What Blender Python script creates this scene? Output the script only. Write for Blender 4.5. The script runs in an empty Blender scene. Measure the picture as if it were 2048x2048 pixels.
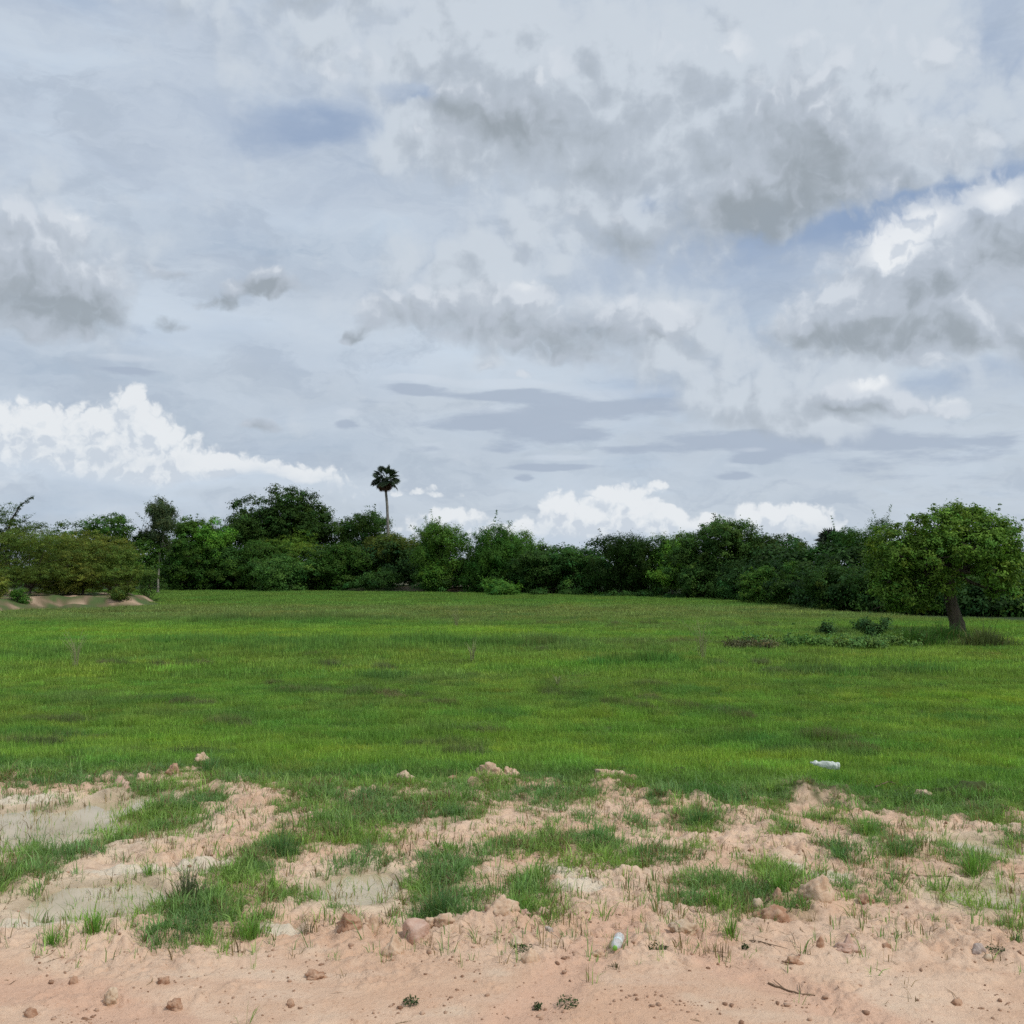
import bpy, bmesh, math, random
import numpy as np
from mathutils import Vector, Matrix, noise as mnoise

scene = bpy.context.scene
COL = scene.collection
R = math.radians
RNG = np.random.default_rng(7)

# ------------------------------------------------------------------ camera maths
F = 2050.0                     # focal length in photo pixels (2048 frame)
HCAM = 2.4
HOR = 1139.0
TH = math.atan((HOR - 1024) / F)
ZF = -0.35                     # level of the field

def ray(px, py):
    a = (px - 1024) / F
    b = (1024 - py) / F
    return Vector((a, math.cos(TH) - math.sin(TH) * b, math.sin(TH) + math.cos(TH) * b))

def G(px, py, z=0.0):
    """point of the level plane z seen at a photo pixel"""
    d = ray(px, py)
    t = (z - HCAM) / d.z
    return d.x * t, d.y * t

def S(px, py):
    """azimuth, elevation of a photo pixel"""
    d = ray(px, py).normalized()
    return math.atan2(d.x, d.y), math.asin(d.z)

cam = bpy.data.cameras.new('camera')
cam.sensor_width = 36
cam.sensor_height = 36
cam.lens = 36 * F / 2048
cam.clip_start = 0.05
cam.clip_end = 20000
cam_o = bpy.data.objects.new('camera', cam)
cam_o.location = (0, 0, HCAM)
cam_o.rotation_euler = (math.pi / 2 + TH, 0, 0)
COL.objects.link(cam_o)
scene.camera = cam_o
scene.view_settings.view_transform = 'Standard'
scene.view_settings.look = 'None'
scene.view_settings.exposure = 0.0
scene.view_settings.gamma = 1.0
scene.cycles.max_bounces = 5
scene.cycles.diffuse_bounces = 3
scene.cycles.use_adaptive_sampling = True
scene.cycles.adaptive_threshold = 0.02
scene.cycles.transparent_max_bounces = 8
scene.cycles.use_denoising = False

# ------------------------------------------------------------------ numpy noise
def _grad(ix, iy, seed):
    h = (ix.astype(np.int64) * 374761393 + iy.astype(np.int64) * 668265263 + seed * 974634777) & 0xffffffff
    h = ((h ^ (h >> 13)) * 1274126177) & 0xffffffff
    h = h ^ (h >> 16)
    return (h & 4095) * (2 * math.pi / 4096)

def pn(x, y, seed=0):
    x = np.asarray(x, float); y = np.asarray(y, float)
    ix = np.floor(x); iy = np.floor(y)
    fx = x - ix; fy = y - iy
    u = fx * fx * fx * (fx * (fx * 6 - 15) + 10)
    v = fy * fy * fy * (fy * (fy * 6 - 15) + 10)
    def c(dx, dy):
        a = _grad(ix + dx, iy + dy, seed)
        return np.cos(a) * (fx - dx) + np.sin(a) * (fy - dy)
    n0 = c(0, 0) * (1 - u) + c(1, 0) * u
    n1 = c(0, 1) * (1 - u) + c(1, 1) * u
    return (n0 * (1 - v) + n1 * v) * 1.4

def fbm(x, y, seed=0, octv=4, gain=0.5):
    t = 0; a = 1.0; s = 0
    for i in range(octv):
        t = t + a * pn(x * 2 ** i, y * 2 ** i, seed + i * 17); s += a; a *= gain
    return t / s

def sst(a, b, x):
    t = np.clip((x - a) / (b - a), 0, 1)
    return t * t * (3 - 2 * t)

def lerp(a, b, t):
    t = np.asarray(t)[..., None]
    return np.asarray(a) * (1 - t) + np.asarray(b) * t

# ------------------------------------------------------------------ object helpers
def tag(o, label=None, cat=None, group=None, kind=None):
    if label: o['label'] = label
    if cat: o['category'] = cat
    if group: o['group'] = group
    if kind: o['kind'] = kind
    return o

def mesh_np(name, V, Fc, mat=None, smooth=False, attrs=None):
    me = bpy.data.meshes.new(name)
    V = np.ascontiguousarray(V, dtype=np.float32).reshape(-1, 3)
    Fc = np.ascontiguousarray(Fc, dtype=np.int32)
    n, k = Fc.shape
    me.vertices.add(len(V)); me.vertices.foreach_set('co', V.ravel())
    me.loops.add(n * k); me.loops.foreach_set('vertex_index', Fc.ravel())
    me.polygons.add(n); me.polygons.foreach_set('loop_start', np.arange(n, dtype=np.int32) * k)
    me.update(calc_edges=True)
    if smooth:
        me.polygons.foreach_set('use_smooth', np.ones(n, dtype=bool))
    if attrs:
        for an, av in attrs.items():
            av = np.asarray(av, dtype=np.float32)
            if av.ndim == 1:
                at = me.attributes.new(an, 'FLOAT', 'POINT'); at.data.foreach_set('value', av)
            else:
                if av.shape[1] == 3:
                    av = np.concatenate([av, np.ones((len(av), 1), np.float32)], 1)
                at = me.attributes.new(an, 'FLOAT_COLOR', 'POINT'); at.data.foreach_set('color', np.ascontiguousarray(av).ravel())
    if mat: me.materials.append(mat)
    return me

def link(name, me, parent=None, loc=(0, 0, 0), rot=(0, 0, 0)):
    o = bpy.data.objects.new(name, me)
    COL.objects.link(o)
    o.location = loc; o.rotation_euler = rot
    if parent: o.parent = parent
    return o

def empty(name, loc, rot=(0, 0, 0)):
    o = bpy.data.objects.new(name, None)
    o.empty_display_size = 0.2
    o.location = loc; o.rotation_euler = rot
    COL.objects.link(o)
    return o

class MB:
    """collects quads of tubes / lathes"""
    def __init__(s): s.v = []; s.f = []; s.n = 0
    def add(s, V, Q):
        V = np.asarray(V, float); s.v.append(V); s.f.append(np.asarray(Q, int) + s.n); s.n += len(V)
    def tube(s, pts, rad, sides=7, wob=0.0, rng=None):
        pts = np.asarray(pts, float); rad = np.asarray(rad, float)
        m = len(pts)
        tan = np.gradient(pts, axis=0)
        tan /= np.linalg.norm(tan, axis=1)[:, None] + 1e-9
        ref = np.array([1.0, 0.13, 0.0])
        a = np.cross(tan, ref); a /= np.linalg.norm(a, axis=1)[:, None] + 1e-9
        b = np.cross(tan, a)
        ang = np.linspace(0, 2 * math.pi, sides, endpoint=False)
        rr = rad[:, None] * np.ones(sides)
        if wob and rng is not None:
            rr = rr * (1 + wob * rng.normal(0, 1, (m, sides)))
        V = pts[:, None, :] + rr[..., None] * (np.cos(ang)[None, :, None] * a[:, None, :] + np.sin(ang)[None, :, None] * b[:, None, :])
        V = V.reshape(-1, 3)
        Q = []
        for i in range(m - 1):
            for j in range(sides):
                k = (j + 1) % sides
                Q.append((i * sides + j, i * sides + k, (i + 1) * sides + k, (i + 1) * sides + j))
        s.add(V, Q)
    def mesh(s, name, mat, smooth=True, attrs=None):
        return mesh_np(name, np.concatenate(s.v), np.concatenate(s.f), mat, smooth, attrs)

# ------------------------------------------------------------------ node helpers
class NT:
    def __init__(s, tree): s.t = tree; s.n = tree.nodes; s.l = tree.links
    def put(s, sock, val):
        if isinstance(val, bpy.types.NodeSocket): s.l.new(val, sock)
        elif val is not None:
            if hasattr(sock.default_value, '__len__') and not hasattr(val, '__len__'):
                val = [val] * len(sock.default_value)
            if hasattr(val, '__len__') and len(val) == 3 and len(sock.default_value) == 4: val = (*val, 1)
            sock.default_value = val
    def M(s, op, *a, clamp=False):
        nd = s.n.new('ShaderNodeMath'); nd.operation = op; nd.use_clamp = clamp
        for i, x in enumerate(a): s.put(nd.inputs[i], x)
        return nd.outputs[0]
    def V(s, op, *a):
        nd = s.n.new('ShaderNodeVectorMath'); nd.operation = op
        for i, x in enumerate(a): s.put(nd.inputs[i], x)
        return nd.outputs['Value'] if op in ('DOT_PRODUCT', 'LENGTH') else nd.outputs['Vector']
    def noise(s, vec, scale, detail=4, rough=0.5, dist=0.0, color=False, lac=2.0):
        nd = s.n.new('ShaderNodeTexNoise')
        s.put(nd.inputs['Vector'], vec)
        nd.inputs['Scale'].default_value = scale; nd.inputs['Detail'].default_value = detail
        nd.inputs['Roughness'].default_value = rough; nd.inputs['Distortion'].default_value = dist
        nd.inputs['Lacunarity'].default_value = lac
        return nd.outputs['Color'] if color else nd.outputs[0]
    def vor(s, vec, scale, detail=3, rough=0.5, smooth=0.4):
        nd = s.n.new('ShaderNodeTexVoronoi'); nd.feature = 'SMOOTH_F1'
        s.put(nd.inputs['Vector'], vec)
        nd.inputs['Scale'].default_value = scale; nd.inputs['Detail'].default_value = detail
        nd.inputs['Roughness'].default_value = rough; nd.inputs['Smoothness'].default_value = smooth
        return nd.outputs['Distance']
    def mix(s, fac, a, b, blend='MIX'):
        nd = s.n.new('ShaderNodeMix'); nd.data_type = 'RGBA'; nd.blend_type = blend
        s.put(nd.inputs[0], fac); s.put(nd.inputs[6], a); s.put(nd.inputs[7], b)
        return nd.outputs[2]
    def ss(s, a, b, x):
        nd = s.n.new('ShaderNodeMapRange'); nd.interpolation_type = 'SMOOTHSTEP'
        s.put(nd.inputs[0], x); nd.inputs[1].default_value = a; nd.inputs[2].default_value = b
        return nd.outputs[0]
    def xyz(s, x, y, z):
        nd = s.n.new('ShaderNodeCombineXYZ')
        s.put(nd.inputs[0], x); s.put(nd.inputs[1], y); s.put(nd.inputs[2], z)
        return nd.outputs[0]
    def attr(s, name, typ='GEOMETRY', out='Color'):
        nd = s.n.new('ShaderNodeAttribute'); nd.attribute_name = name; nd.attribute_type = typ
        return nd.outputs[out]

def new_mat(name):
    m = bpy.data.materials.new(name); m.use_nodes = True
    t = NT(m.node_tree)
    b = m.node_tree.nodes['Principled BSDF']
    out = m.node_tree.nodes['Material Output']
    return m, t, b, out

# ================================================================== SKY
SUN_AZ, SUN_EL = R(122), R(52)      # azimuth from +Y towards +X : right and behind the camera
sun_dir = Vector((math.sin(SUN_AZ) * math.cos(SUN_EL), math.cos(SUN_AZ) * math.cos(SUN_EL), math.sin(SUN_EL)))

# smooth lookup tables of where each cloud bank lies (azimuth x elevation), computed from the lists of clouds
_AZ = np.concatenate([[0, 40, 90, 130, 142], np.arange(150, 210.01, 0.55), [218, 230, 270, 320, 360]])
_EL = np.concatenate([np.arange(0, 33.01, 0.28), [36, 42, 55, 75, 90]])
def table(name, blobs):
    A, E = np.meshgrid(np.radians(_AZ - 180), np.radians(_EL), indexing='ij')
    f = np.zeros(A.shape)
    for (px, py, rx, ry, wt) in blobs:
        cu, cv = S(px, py)
        f += wt * np.exp(-((A - cu) * F / rx) ** 2 - ((E - cv) * F / max(ry, 9)) ** 2)
    tx = bpy.data.texts.new(name)
    rows = ['IESNA:LM-63-1995', 'TILT=NONE', '1 1000 14.15126398 %d %d 1 2 0 0 0' % (len(_EL), len(_AZ)), '1 1 1',
            ' '.join('%.3f' % (v + 90) for v in _EL), ' '.join('%.3f' % v for v in _AZ)]
    rows += [' '.join('%.4f' % v for v in r) for r in f]
    tx.write('\n'.join(rows) + '\n')
    return tx

def build_world():
    w = bpy.data.worlds.new('World'); scene.world = w
    w.use_nodes = True
    w.cycles.sampling_method = 'NONE'
    t = NT(w.node_tree)
    for nd in list(t.n): t.n.remove(nd)
    sky = t.n.new('ShaderNodeTexSky'); sky.sky_type = 'NISHITA'; sky.sun_disc = False
    sky.sun_elevation = SUN_EL; sky.sun_rotation = SUN_AZ
    sky.air_density = 1.0; sky.dust_density = 1.2; sky.ozone_density = 1.0
    tc = t.n.new('ShaderNodeTexCoord')
    D = t.V('NORMALIZE', tc.outputs['Generated'])
    sp = t.n.new('ShaderNodeSeparateXYZ'); t.l.new(D, sp.inputs[0])
    X, Y, Z = sp.outputs
    U = t.M('ARCTAN2', X, Y)
    Vv = t.M('ARCSINE', Z)
    uv = t.xyz(U, Vv, 0.0)
    def dirv(vec):
        q = t.n.new('ShaderNodeSeparateXYZ'); t.l.new(vec, q.inputs[0])
        cv = t.M('COSINE', q.outputs[1])
        return t.xyz(t.M('MULTIPLY', t.M('SINE', q.outputs[0]), cv), t.M('MULTIPLY', t.M('COSINE', q.outputs[0]), cv), t.M('SINE', q.outputs[1]))
    def look(dv, name, lst):
        nd = t.n.new('ShaderNodeTexIES'); nd.mode = 'INTERNAL'
        nd.ies = name if not isinstance(name, str) else table(name, lst)
        t.l.new(dv, nd.inputs['Vector']); nd.inputs['Strength'].default_value = 1.0
        return nd.outputs[0]
    def n2d(vec, *a, **k):
        o = t.noise(vec, *a, **k); o.node.noise_dimensions = '2D'; return o
    zc = t.M('MAXIMUM', Z, 0.04)
    plan = t.xyz(t.M('DIVIDE', X, zc), t.M('DIVIDE', Y, zc), 0.0)
    uvs = t.V('MULTIPLY', uv, (1.0, 2.2, 1.0))
    uvl = t.V('MULTIPLY', uv, (1.0, 4.5, 1.0))
    def warp(vec, src, scale, amp, detail=4, off=0.0, asp=0.7):
        n = n2d(t.V('ADD', src, (off, off * 0.7, 0)), scale, detail, 0.55, color=True)
        return t.V('ADD', vec, t.V('MULTIPLY', t.V('SUBTRACT', n, (0.5, 0.5, 0.5)), (amp, amp * asp, 0)))

    # ---------- clear sky
    base = t.mix(1.0, sky.outputs[0], (0.100, 0.106, 0.118), 'MULTIPLY')
    base = t.mix(0.85, base, (0.290, 0.385, 0.550))

    # ---------- thin veil over most of it
    w1 = warp(uv, uvs, 9.0, 0.085, 5, 3.0)
    d1 = dirv(w1)
    holes = look(d1, 'veil_holes', [(580, 232, 130, 40, .40), (690, 250, 150, 30, .65), (840, 197, 80, 20, .9), (520, 270, 120, 30, .35), (1310, 405, 80, 45, 1.0),
                       (1600, 450, 270, 60, .85), (1900, 375, 190, 60, 1.35), (1930, 215, 90, 55, .8), (1965, 80, 60, 80, .55),
                       (1340, 785, 110, 25, .5), (1880, 765, 180, 25, .6), (150, -10, 120, 30, .5), (1400, 560, 260, 60, .35), (1500, 640, 120, 120, .25), (1480, 215, 60, 18, .6)])
    vn = n2d(uvs, 5.5, 6, 0.55, 0.6)
    vn2 = n2d(t.V('ADD', uvl, (4, 1, 0)), 6.0, 6, 0.58, 0.5)
    va = t.M('SUBTRACT', t.M('MULTIPLY_ADD', vn, 0.55, 0.66), t.M('MULTIPLY', holes, 0.78), clamp=True)
    va = t.M('MINIMUM', va, 0.95)
    low = t.ss(0.42, 0.08, Vv)
    veil = t.mix(low, (0.488, 0.560, 0.662), (0.540, 0.606, 0.676))
    brt = look(d1, 'veil_bright', [(420, 660, 300, 60, .9), (560, 420, 160, 30, .5), (780, 475, 170, 30, .6), (200, 420, 150, 35, .5), (950, 730, 260, 40, .75), (300, 570, 200, 40, .5),
                     (1250, 790, 90, 30, .55), (1880, 730, 160, 25, .5), (1750, 900, 300, 40, .25), (1050, 820, 160, 14, .5), (150, 130, 250, 80, .35), (700, 850, 300, 30, .3), (1080, 985, 500, 40, .25), (180, 965, 280, 45, .8), (1180, 1075, 320, 30, .6), (470, 965, 200, 24, .6)])
    veil = t.mix(t.M('MULTIPLY', brt, t.M('MULTIPLY_ADD', vn2, 1.4, 0.3), clamp=True), veil, (0.615, 0.705, 0.805))
    veil = t.mix(t.M('MULTIPLY', t.ss(0.52, 0.75, vn2), 0.5), veil, (0.60, 0.70, 0.81))
    drk = look(d1, 'veil_dark', [(120, 730, 260, 60, .75), (600, 890, 260, 35, .6), (430, 480, 330, 40, .55), (650, 510, 200, 40, .5), (1500, 640, 120, 150, .3), (100, 1010, 300, 30, .5), (1000, 940, 900, 26, .35), (1350, 1085, 700, 30, .3), (420, 820, 200, 40, .35), (850, 330, 260, 60, .3)])
    veil = t.mix(t.M('MULTIPLY', drk, 0.9, clamp=True), veil, (0.390, 0.480, 0.595))
    mo = t.M('ABSOLUTE', t.M('SUBTRACT', n2d(t.V('ADD', t.V('MULTIPLY', w1, (1.0, 2.0, 1.0)), (1, 5, 0)), 13.0, 8, 0.6), 0.5))
    mo2 = n2d(t.V('ADD', t.V('MULTIPLY', w1, (1.0, 2.6, 1.0)), (6, 2, 0)), 9.0, 8, 0.62, 0.2)
    veil = t.mix(t.M('MULTIPLY', t.ss(0.16, 0.0, mo), 0.30), veil, (0.60, 0.67, 0.755))
    veil = t.mix(t.M('MULTIPLY', t.ss(0.50, 0.68, mo2), 0.55), veil, (0.425, 0.495, 0.590))
    veil = t.mix(t.M('MULTIPLY', t.ss(0.50, 0.32, mo2), 0.40), veil, (0.60, 0.675, 0.76))
    col = t.mix(va, base, veil)

    # ---------- long grey lens clouds
    w2 = warp(uv, uvl, 7.0, 0.026, 5, 9.0, 0.5)
    LENS = [(830, 780, 75, 8, 1.2), (1010, 792, 110, 12, 1.2), (1190, 815, 160, 20, 1.0), (1000, 848, 170, 22, 1.1), (1150, 868, 120, 16, .9),
                    (1260, 902, 80, 8, .7), (1000, 895, 60, 16, .8), (1110, 937, 100, 7, 1.1), (1480, 880, 190, 20, .75), (1650, 868, 170, 18, .75),
                    (1500, 920, 45, 6, 1.2), (250, 742, 70, 8, 1.0), (1470, 955, 45, 7, .9), (1730, 905, 320, 30, .55), (1900, 950, 260, 30, .5),
                    (700, 848, 24, 6, 1.2), (1045, 960, 18, 6, 1.2), (850, 900, 60, 8, .5), (1390, 805, 110, 20, .5), (1880, 880, 200, 14, .5)]
    ttx = table('lens_clouds', LENS)
    st = look(dirv(w2), ttx, None)
    sn = n2d(t.V('ADD', uvl, (2, 7, 0)), 14.0, 6, 0.6)
    sa = t.ss(0.34, 0.80, t.M('MULTIPLY_ADD', t.M('SUBTRACT', sn, 0.5), 1.3, st))
    col = t.mix(t.M('MULTIPLY', sa, 0.78), col, (0.385, 0.455, 0.565))
    stu = look(dirv(t.V('ADD', w2, (0, -0.010, 0))), ttx, None)
    col = t.mix(t.M('MULTIPLY', t.ss(0.25, 0.9, t.M('SUBTRACT', stu, st)), 0.35), col, (0.66, 0.72, 0.80))

    # ---------- far white cumulus
    CUM = [(20, 850, 60, 40, 1.1), (85, 845, 40, 34, .8), (150, 860, 50, 34, .9), (200, 850, 30, 40, .8), (262, 812, 26, 34, 1.5), (258, 850, 55, 40, 1.0), (310, 850, 30, 26, .9), (335, 885, 36, 30, 1.0), (215, 900, 130, 44, 1.1), (60, 925, 130, 60, 1.1), (160, 950, 200, 50, .9),
          (400, 945, 60, 36, 1.2), (450, 930, 40, 22, .7), (510, 946, 60, 26, 1.1), (575, 950, 50, 22, .9), (640, 948, 50, 18, .7), (150, 1000, 230, 30, .7), (300, 960, 130, 46, 1.0), (440, 980, 200, 34, .8), (580, 975, 120, 24, .6),
          (1118, 1010, 26, 30, 1.2), (1240, 990, 44, 28, 1.4), (1225, 1020, 70, 30, 1.1), (1180, 1045, 90, 36, 1.1), (1295, 1030, 44, 36, 1.3), (1330, 1050, 40, 26, .9), (1080, 1060, 120, 26, .9), (1220, 1078, 120, 26, .6),
          (1380, 1056, 50, 26, 1.1), (1440, 1045, 30, 20, .7), (915, 1035, 50, 20, 1.0), (880, 1030, 40, 16, .6), (850, 985, 70, 9, .7), (1515, 1036, 40, 28, 1.3), (1600, 1048, 50, 34, 1.4), (1640, 1060, 44, 30, 1.1),
          (1000, 1068, 130, 18, .5), (1480, 1085, 240, 22, .4), (1320, 965, 16, 4, .9), (820, 1055, 80, 20, .5)]
    ctx = table('far_cumulus', CUM)
    wc = warp(uv, uv, 24.0, 0.014, 4, 1.0, 0.9)
    wc = warp(wc, uv, 80.0, 0.006, 4, 5.0, 1.0)
    def cum(vec):
        b = look(dirv(vec), ctx, None)
        n = n2d(vec, 30.0, 7, 0.55, 0.1)
        m = t.M('ABSOLUTE', t.M('SUBTRACT', n2d(t.V('ADD', vec, (3, 2, 0)), 46.0, 4, 0.5), 0.5))
        b = t.M('MULTIPLY', t.M('SUBTRACT', 1.0, t.M('POWER', 0.36788, b)), 1.25)
        return b, t.M('ADD', t.M('MULTIPLY', t.M('SUBTRACT', n, 0.5), 0.40), t.M('MULTIPLY_ADD', m, 2.2, -0.22))
    b3, q3 = cum(wc)
    b3b, q3b = cum(t.V('ADD', wc, (0.005, 0.012, 0)))
    d3 = t.M('ADD', b3, t.M('MULTIPLY', q3, t.ss(0.05, 0.40, b3)))
    rel = t.M('MULTIPLY_ADD', t.M('SUBTRACT', b3, b3b), 1.1, t.M('MULTIPLY', t.M('SUBTRACT', q3, q3b), 0.9))
    bot = look(dirv(w1), 'cumulus_bases', [(170, 1020, 320, 50, 1.1), (480, 995, 240, 30, 1.2), (1180, 1098, 420, 30, 1.1), (1600, 1108, 160, 26, 1.0), (200, 908, 130, 8, .3), (70, 955, 150, 20, .4), (560, 972, 150, 16, .6), (1180, 1072, 160, 14, .3)])
    a3 = t.ss(0.28, 0.74, d3)
    lit = t.ss(-0.30, 0.55, rel)
    litb = t.M('SUBTRACT', lit, t.M('MULTIPLY', bot, 0.35), clamp=True)
    c3 = t.mix(t.ss(0.0, 0.42, litb), (0.610, 0.670, 0.745), (0.745, 0.790, 0.835))
    c3 = t.mix(t.ss(0.30, 0.85, litb), c3, (0.825, 0.855, 0.880))
    a3 = t.M('MULTIPLY', a3, t.M('SUBTRACT', 1.0, t.M('MULTIPLY', bot, 0.85), clamp=True))
    col = t.mix(t.M('MULTIPLY', a3, 0.90), col, c3)

    # ---------- nearer broken stratocumulus
    L4 = [(750, 40, 220, 90, .65), (960, 100, 170, 150, .85), (1060, 250, 170, 75, .95), (1250, 150, 260, 190, 1.0), (1290, 330, 200, 110, .7),
          (1550, 260, 260, 190, 1.05), (1500, 410, 130, 80, .8), (1800, 120, 210, 130, .95), (1850, 290, 210, 90, .85), (2010, 240, 130, 110, .6),
          (1180, 470, 220, 80, .5), (830, 270, 90, 50, .75), (700, 180, 90, 60, .55), (450, 10, 260, 50, .35), (640, 120, 200, 60, .35),
          (1310, 405, 60, 40, -.95), (1925, 215, 75, 45, -.9), (1985, 95, 50, 60, -.6), (840, 197, 90, 18, -1.0), (690, 245, 120, 25, -.5), (1480, 215, 70, 14, -.6), (1880, 385, 220, 40, -.9), (1600, 470, 200, 30, -.5),
          (60, 410, 170, 55, .5), (250, 520, 60, 40, .25), (860, 520, 260, 55, .42), (960, 690, 120, 35, .35), (800, 610, 120, 60, .5), (1010, 600, 200, 80, .55), (1240, 620, 190, 60, .6), (1150, 700, 150, 40, .5), (60, 540, 190, 100, .5), (500, 580, 180, 36, .3), (1640, 690, 140, 60, .6), (1420, 700, 160, 60, .35), (1500, 790, 160, 50, .6), (1650, 825, 170, 34, .55), (960, 730, 40, 12, .4)]
    pn_ = n2d(plan, 0.55, 5, 0.55, 0.3)
    front = t.M('MULTIPLY', t.ss(0.56, 0.50, t.M('ABSOLUTE', U)), t.ss(0.60, 0.54, Vv))
    rest = t.M('MULTIPLY', t.M('SUBTRACT', 1.0, front), t.M('MULTIPLY', t.ss(0.40, 0.62, pn_), t.ss(0.0, 0.1, Z)))
    w4 = warp(uv, uv, 6.5, 0.080, 4, 2.0)
    w4 = warp(w4, uv, 24.0, 0.020, 6, 6.0, 0.9)
    dd4 = dirv(w4)
    b4 = look(dd4, 'near_clouds', L4)
    ws4 = t.V('ADD', t.V('MULTIPLY', uv, 0.55), t.V('MULTIPLY', w4, 0.45))
    def puff(vec):
        a = n2d(vec, 9.0, 8, 0.55, 0.0)
        m = t.M('ABSOLUTE', t.M('SUBTRACT', n2d(t.V('ADD', vec, (5, 3, 0)), 13.0, 6, 0.52), 0.5))
        return t.M('ADD', a, t.M('MULTIPLY_ADD', m, 1.5, -0.26))
    n4 = puff(ws4)
    b4 = t.M('MULTIPLY', t.M('SUBTRACT', 1.0, t.M('POWER', 0.36788, b4)), 1.5)
    d4 = t.M('ADD', t.M('MULTIPLY_ADD', t.M('SUBTRACT', n4, 0.38), 1.5, b4), rest)
    n4b = puff(t.V('ADD', ws4, (0.010, 0.018, 0)))
    rel4 = t.M('SUBTRACT', n4, n4b)
    a4 = t.ss(0.14, 0.86, d4)
    thick = t.ss(0.5, 1.6, d4)
    ntx = table('near_clouds_lit', [q for q in L4 if q[4] > 0])
    lift = t.M('SUBTRACT', look(dd4, ntx, None), look(dirv(t.V('ADD', w4, (0.012, 0.034, 0))), ntx, None))
    DARKS = [(1290, 220, 140, 60, .35), (1440, 200, 100, 40, .25), (1030, 250, 160, 56, .95), (1620, 340, 160, 100, 1.0), (1500, 425, 100, 50, .6), (70, 600, 200, 50, 1.0), (190, 640, 80, 24, .6), (1130, 700, 150, 34, .8),
             (1800, 668, 260, 30, .85), (1850, 585, 90, 44, .8), (1650, 700, 120, 30, .5), (560, 10, 220, 40, .6), (545, 570, 90, 30, 1.25), (440, 606, 50, 18, 1.2), (345, 558, 50, 14, .9), (700, 670, 40, 14, .8), (1290, 480, 170, 40, .35),
             (980, 650, 200, 30, .5), (2020, 480, 60, 50, .7), (1270, 330, 160, 60, .3), (333, 657, 34, 22, 1.2), (1550, 820, 200, 26, .35), (760, 635, 80, 40, .4), (520, 859, 46, 18, .75), (900, 170, 100, 60, .3), (1200, 660, 120, 24, .35), (1740, 815, 120, 16, .5), (60, 480, 120, 40, .3), (2040, 735, 28, 60, .5)]
    BRIGHTS = [(1780, 485, 50, 44, 1.3), (1790, 530, 40, 30, .7), (1850, 435, 46, 24, .9), (1240, 602, 50, 18, .5), (1350, 612, 50, 20, .5), (1740, 762, 46, 22, 1.1), (1890, 798, 44, 16, .8), (1050, 565, 50, 20, .7),
               (1900, 110, 130, 50, .35), (1640, 60, 200, 70, .35), (1090, 150, 40, 30, .5), (1180, 305, 40, 18, .6), (140, 400, 120, 24, .4), (170, 428, 30, 16, .7), (2000, 395, 60, 22, 1.0), (1520, 320, 60, 40, .35), (1420, 100, 120, 60, .4), (870, 60, 80, 50, .3), (1700, 585, 60, 24, .3), (300, 380, 20, 8, .1)]
    dtx = table('cloud_dark', DARKS); btx = table('cloud_bright', BRIGHTS)
    darkb = look(dd4, dtx, None); brtb = look(dd4, btx, None)
    sh = t.M('MULTIPLY_ADD', thick, 0.30, t.M('MULTIPLY', darkb, 0.52))
    sh = t.M('SUBTRACT', sh, t.M('MULTIPLY', rel4, 1.5))
    sh = t.M('SUBTRACT', sh, t.M('MULTIPLY', lift, 0.34))
    sh = t.M('ADD', sh, t.M('MULTIPLY_ADD', vn2, 0.4, -0.16))
    sh = t.M('SUBTRACT', sh, t.M('MULTIPLY', brtb, 0.40), clamp=True)
    c4 = t.mix(t.ss(0.0, 0.45, sh), (0.600, 0.662, 0.732), (0.455, 0.512, 0.582))
    c4 = t.mix(t.ss(0.35, 1.05, sh), c4, (0.312, 0.358, 0.398))
    col = t.mix(t.M('MULTIPLY', a4, 0.90), col, c4)

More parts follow.
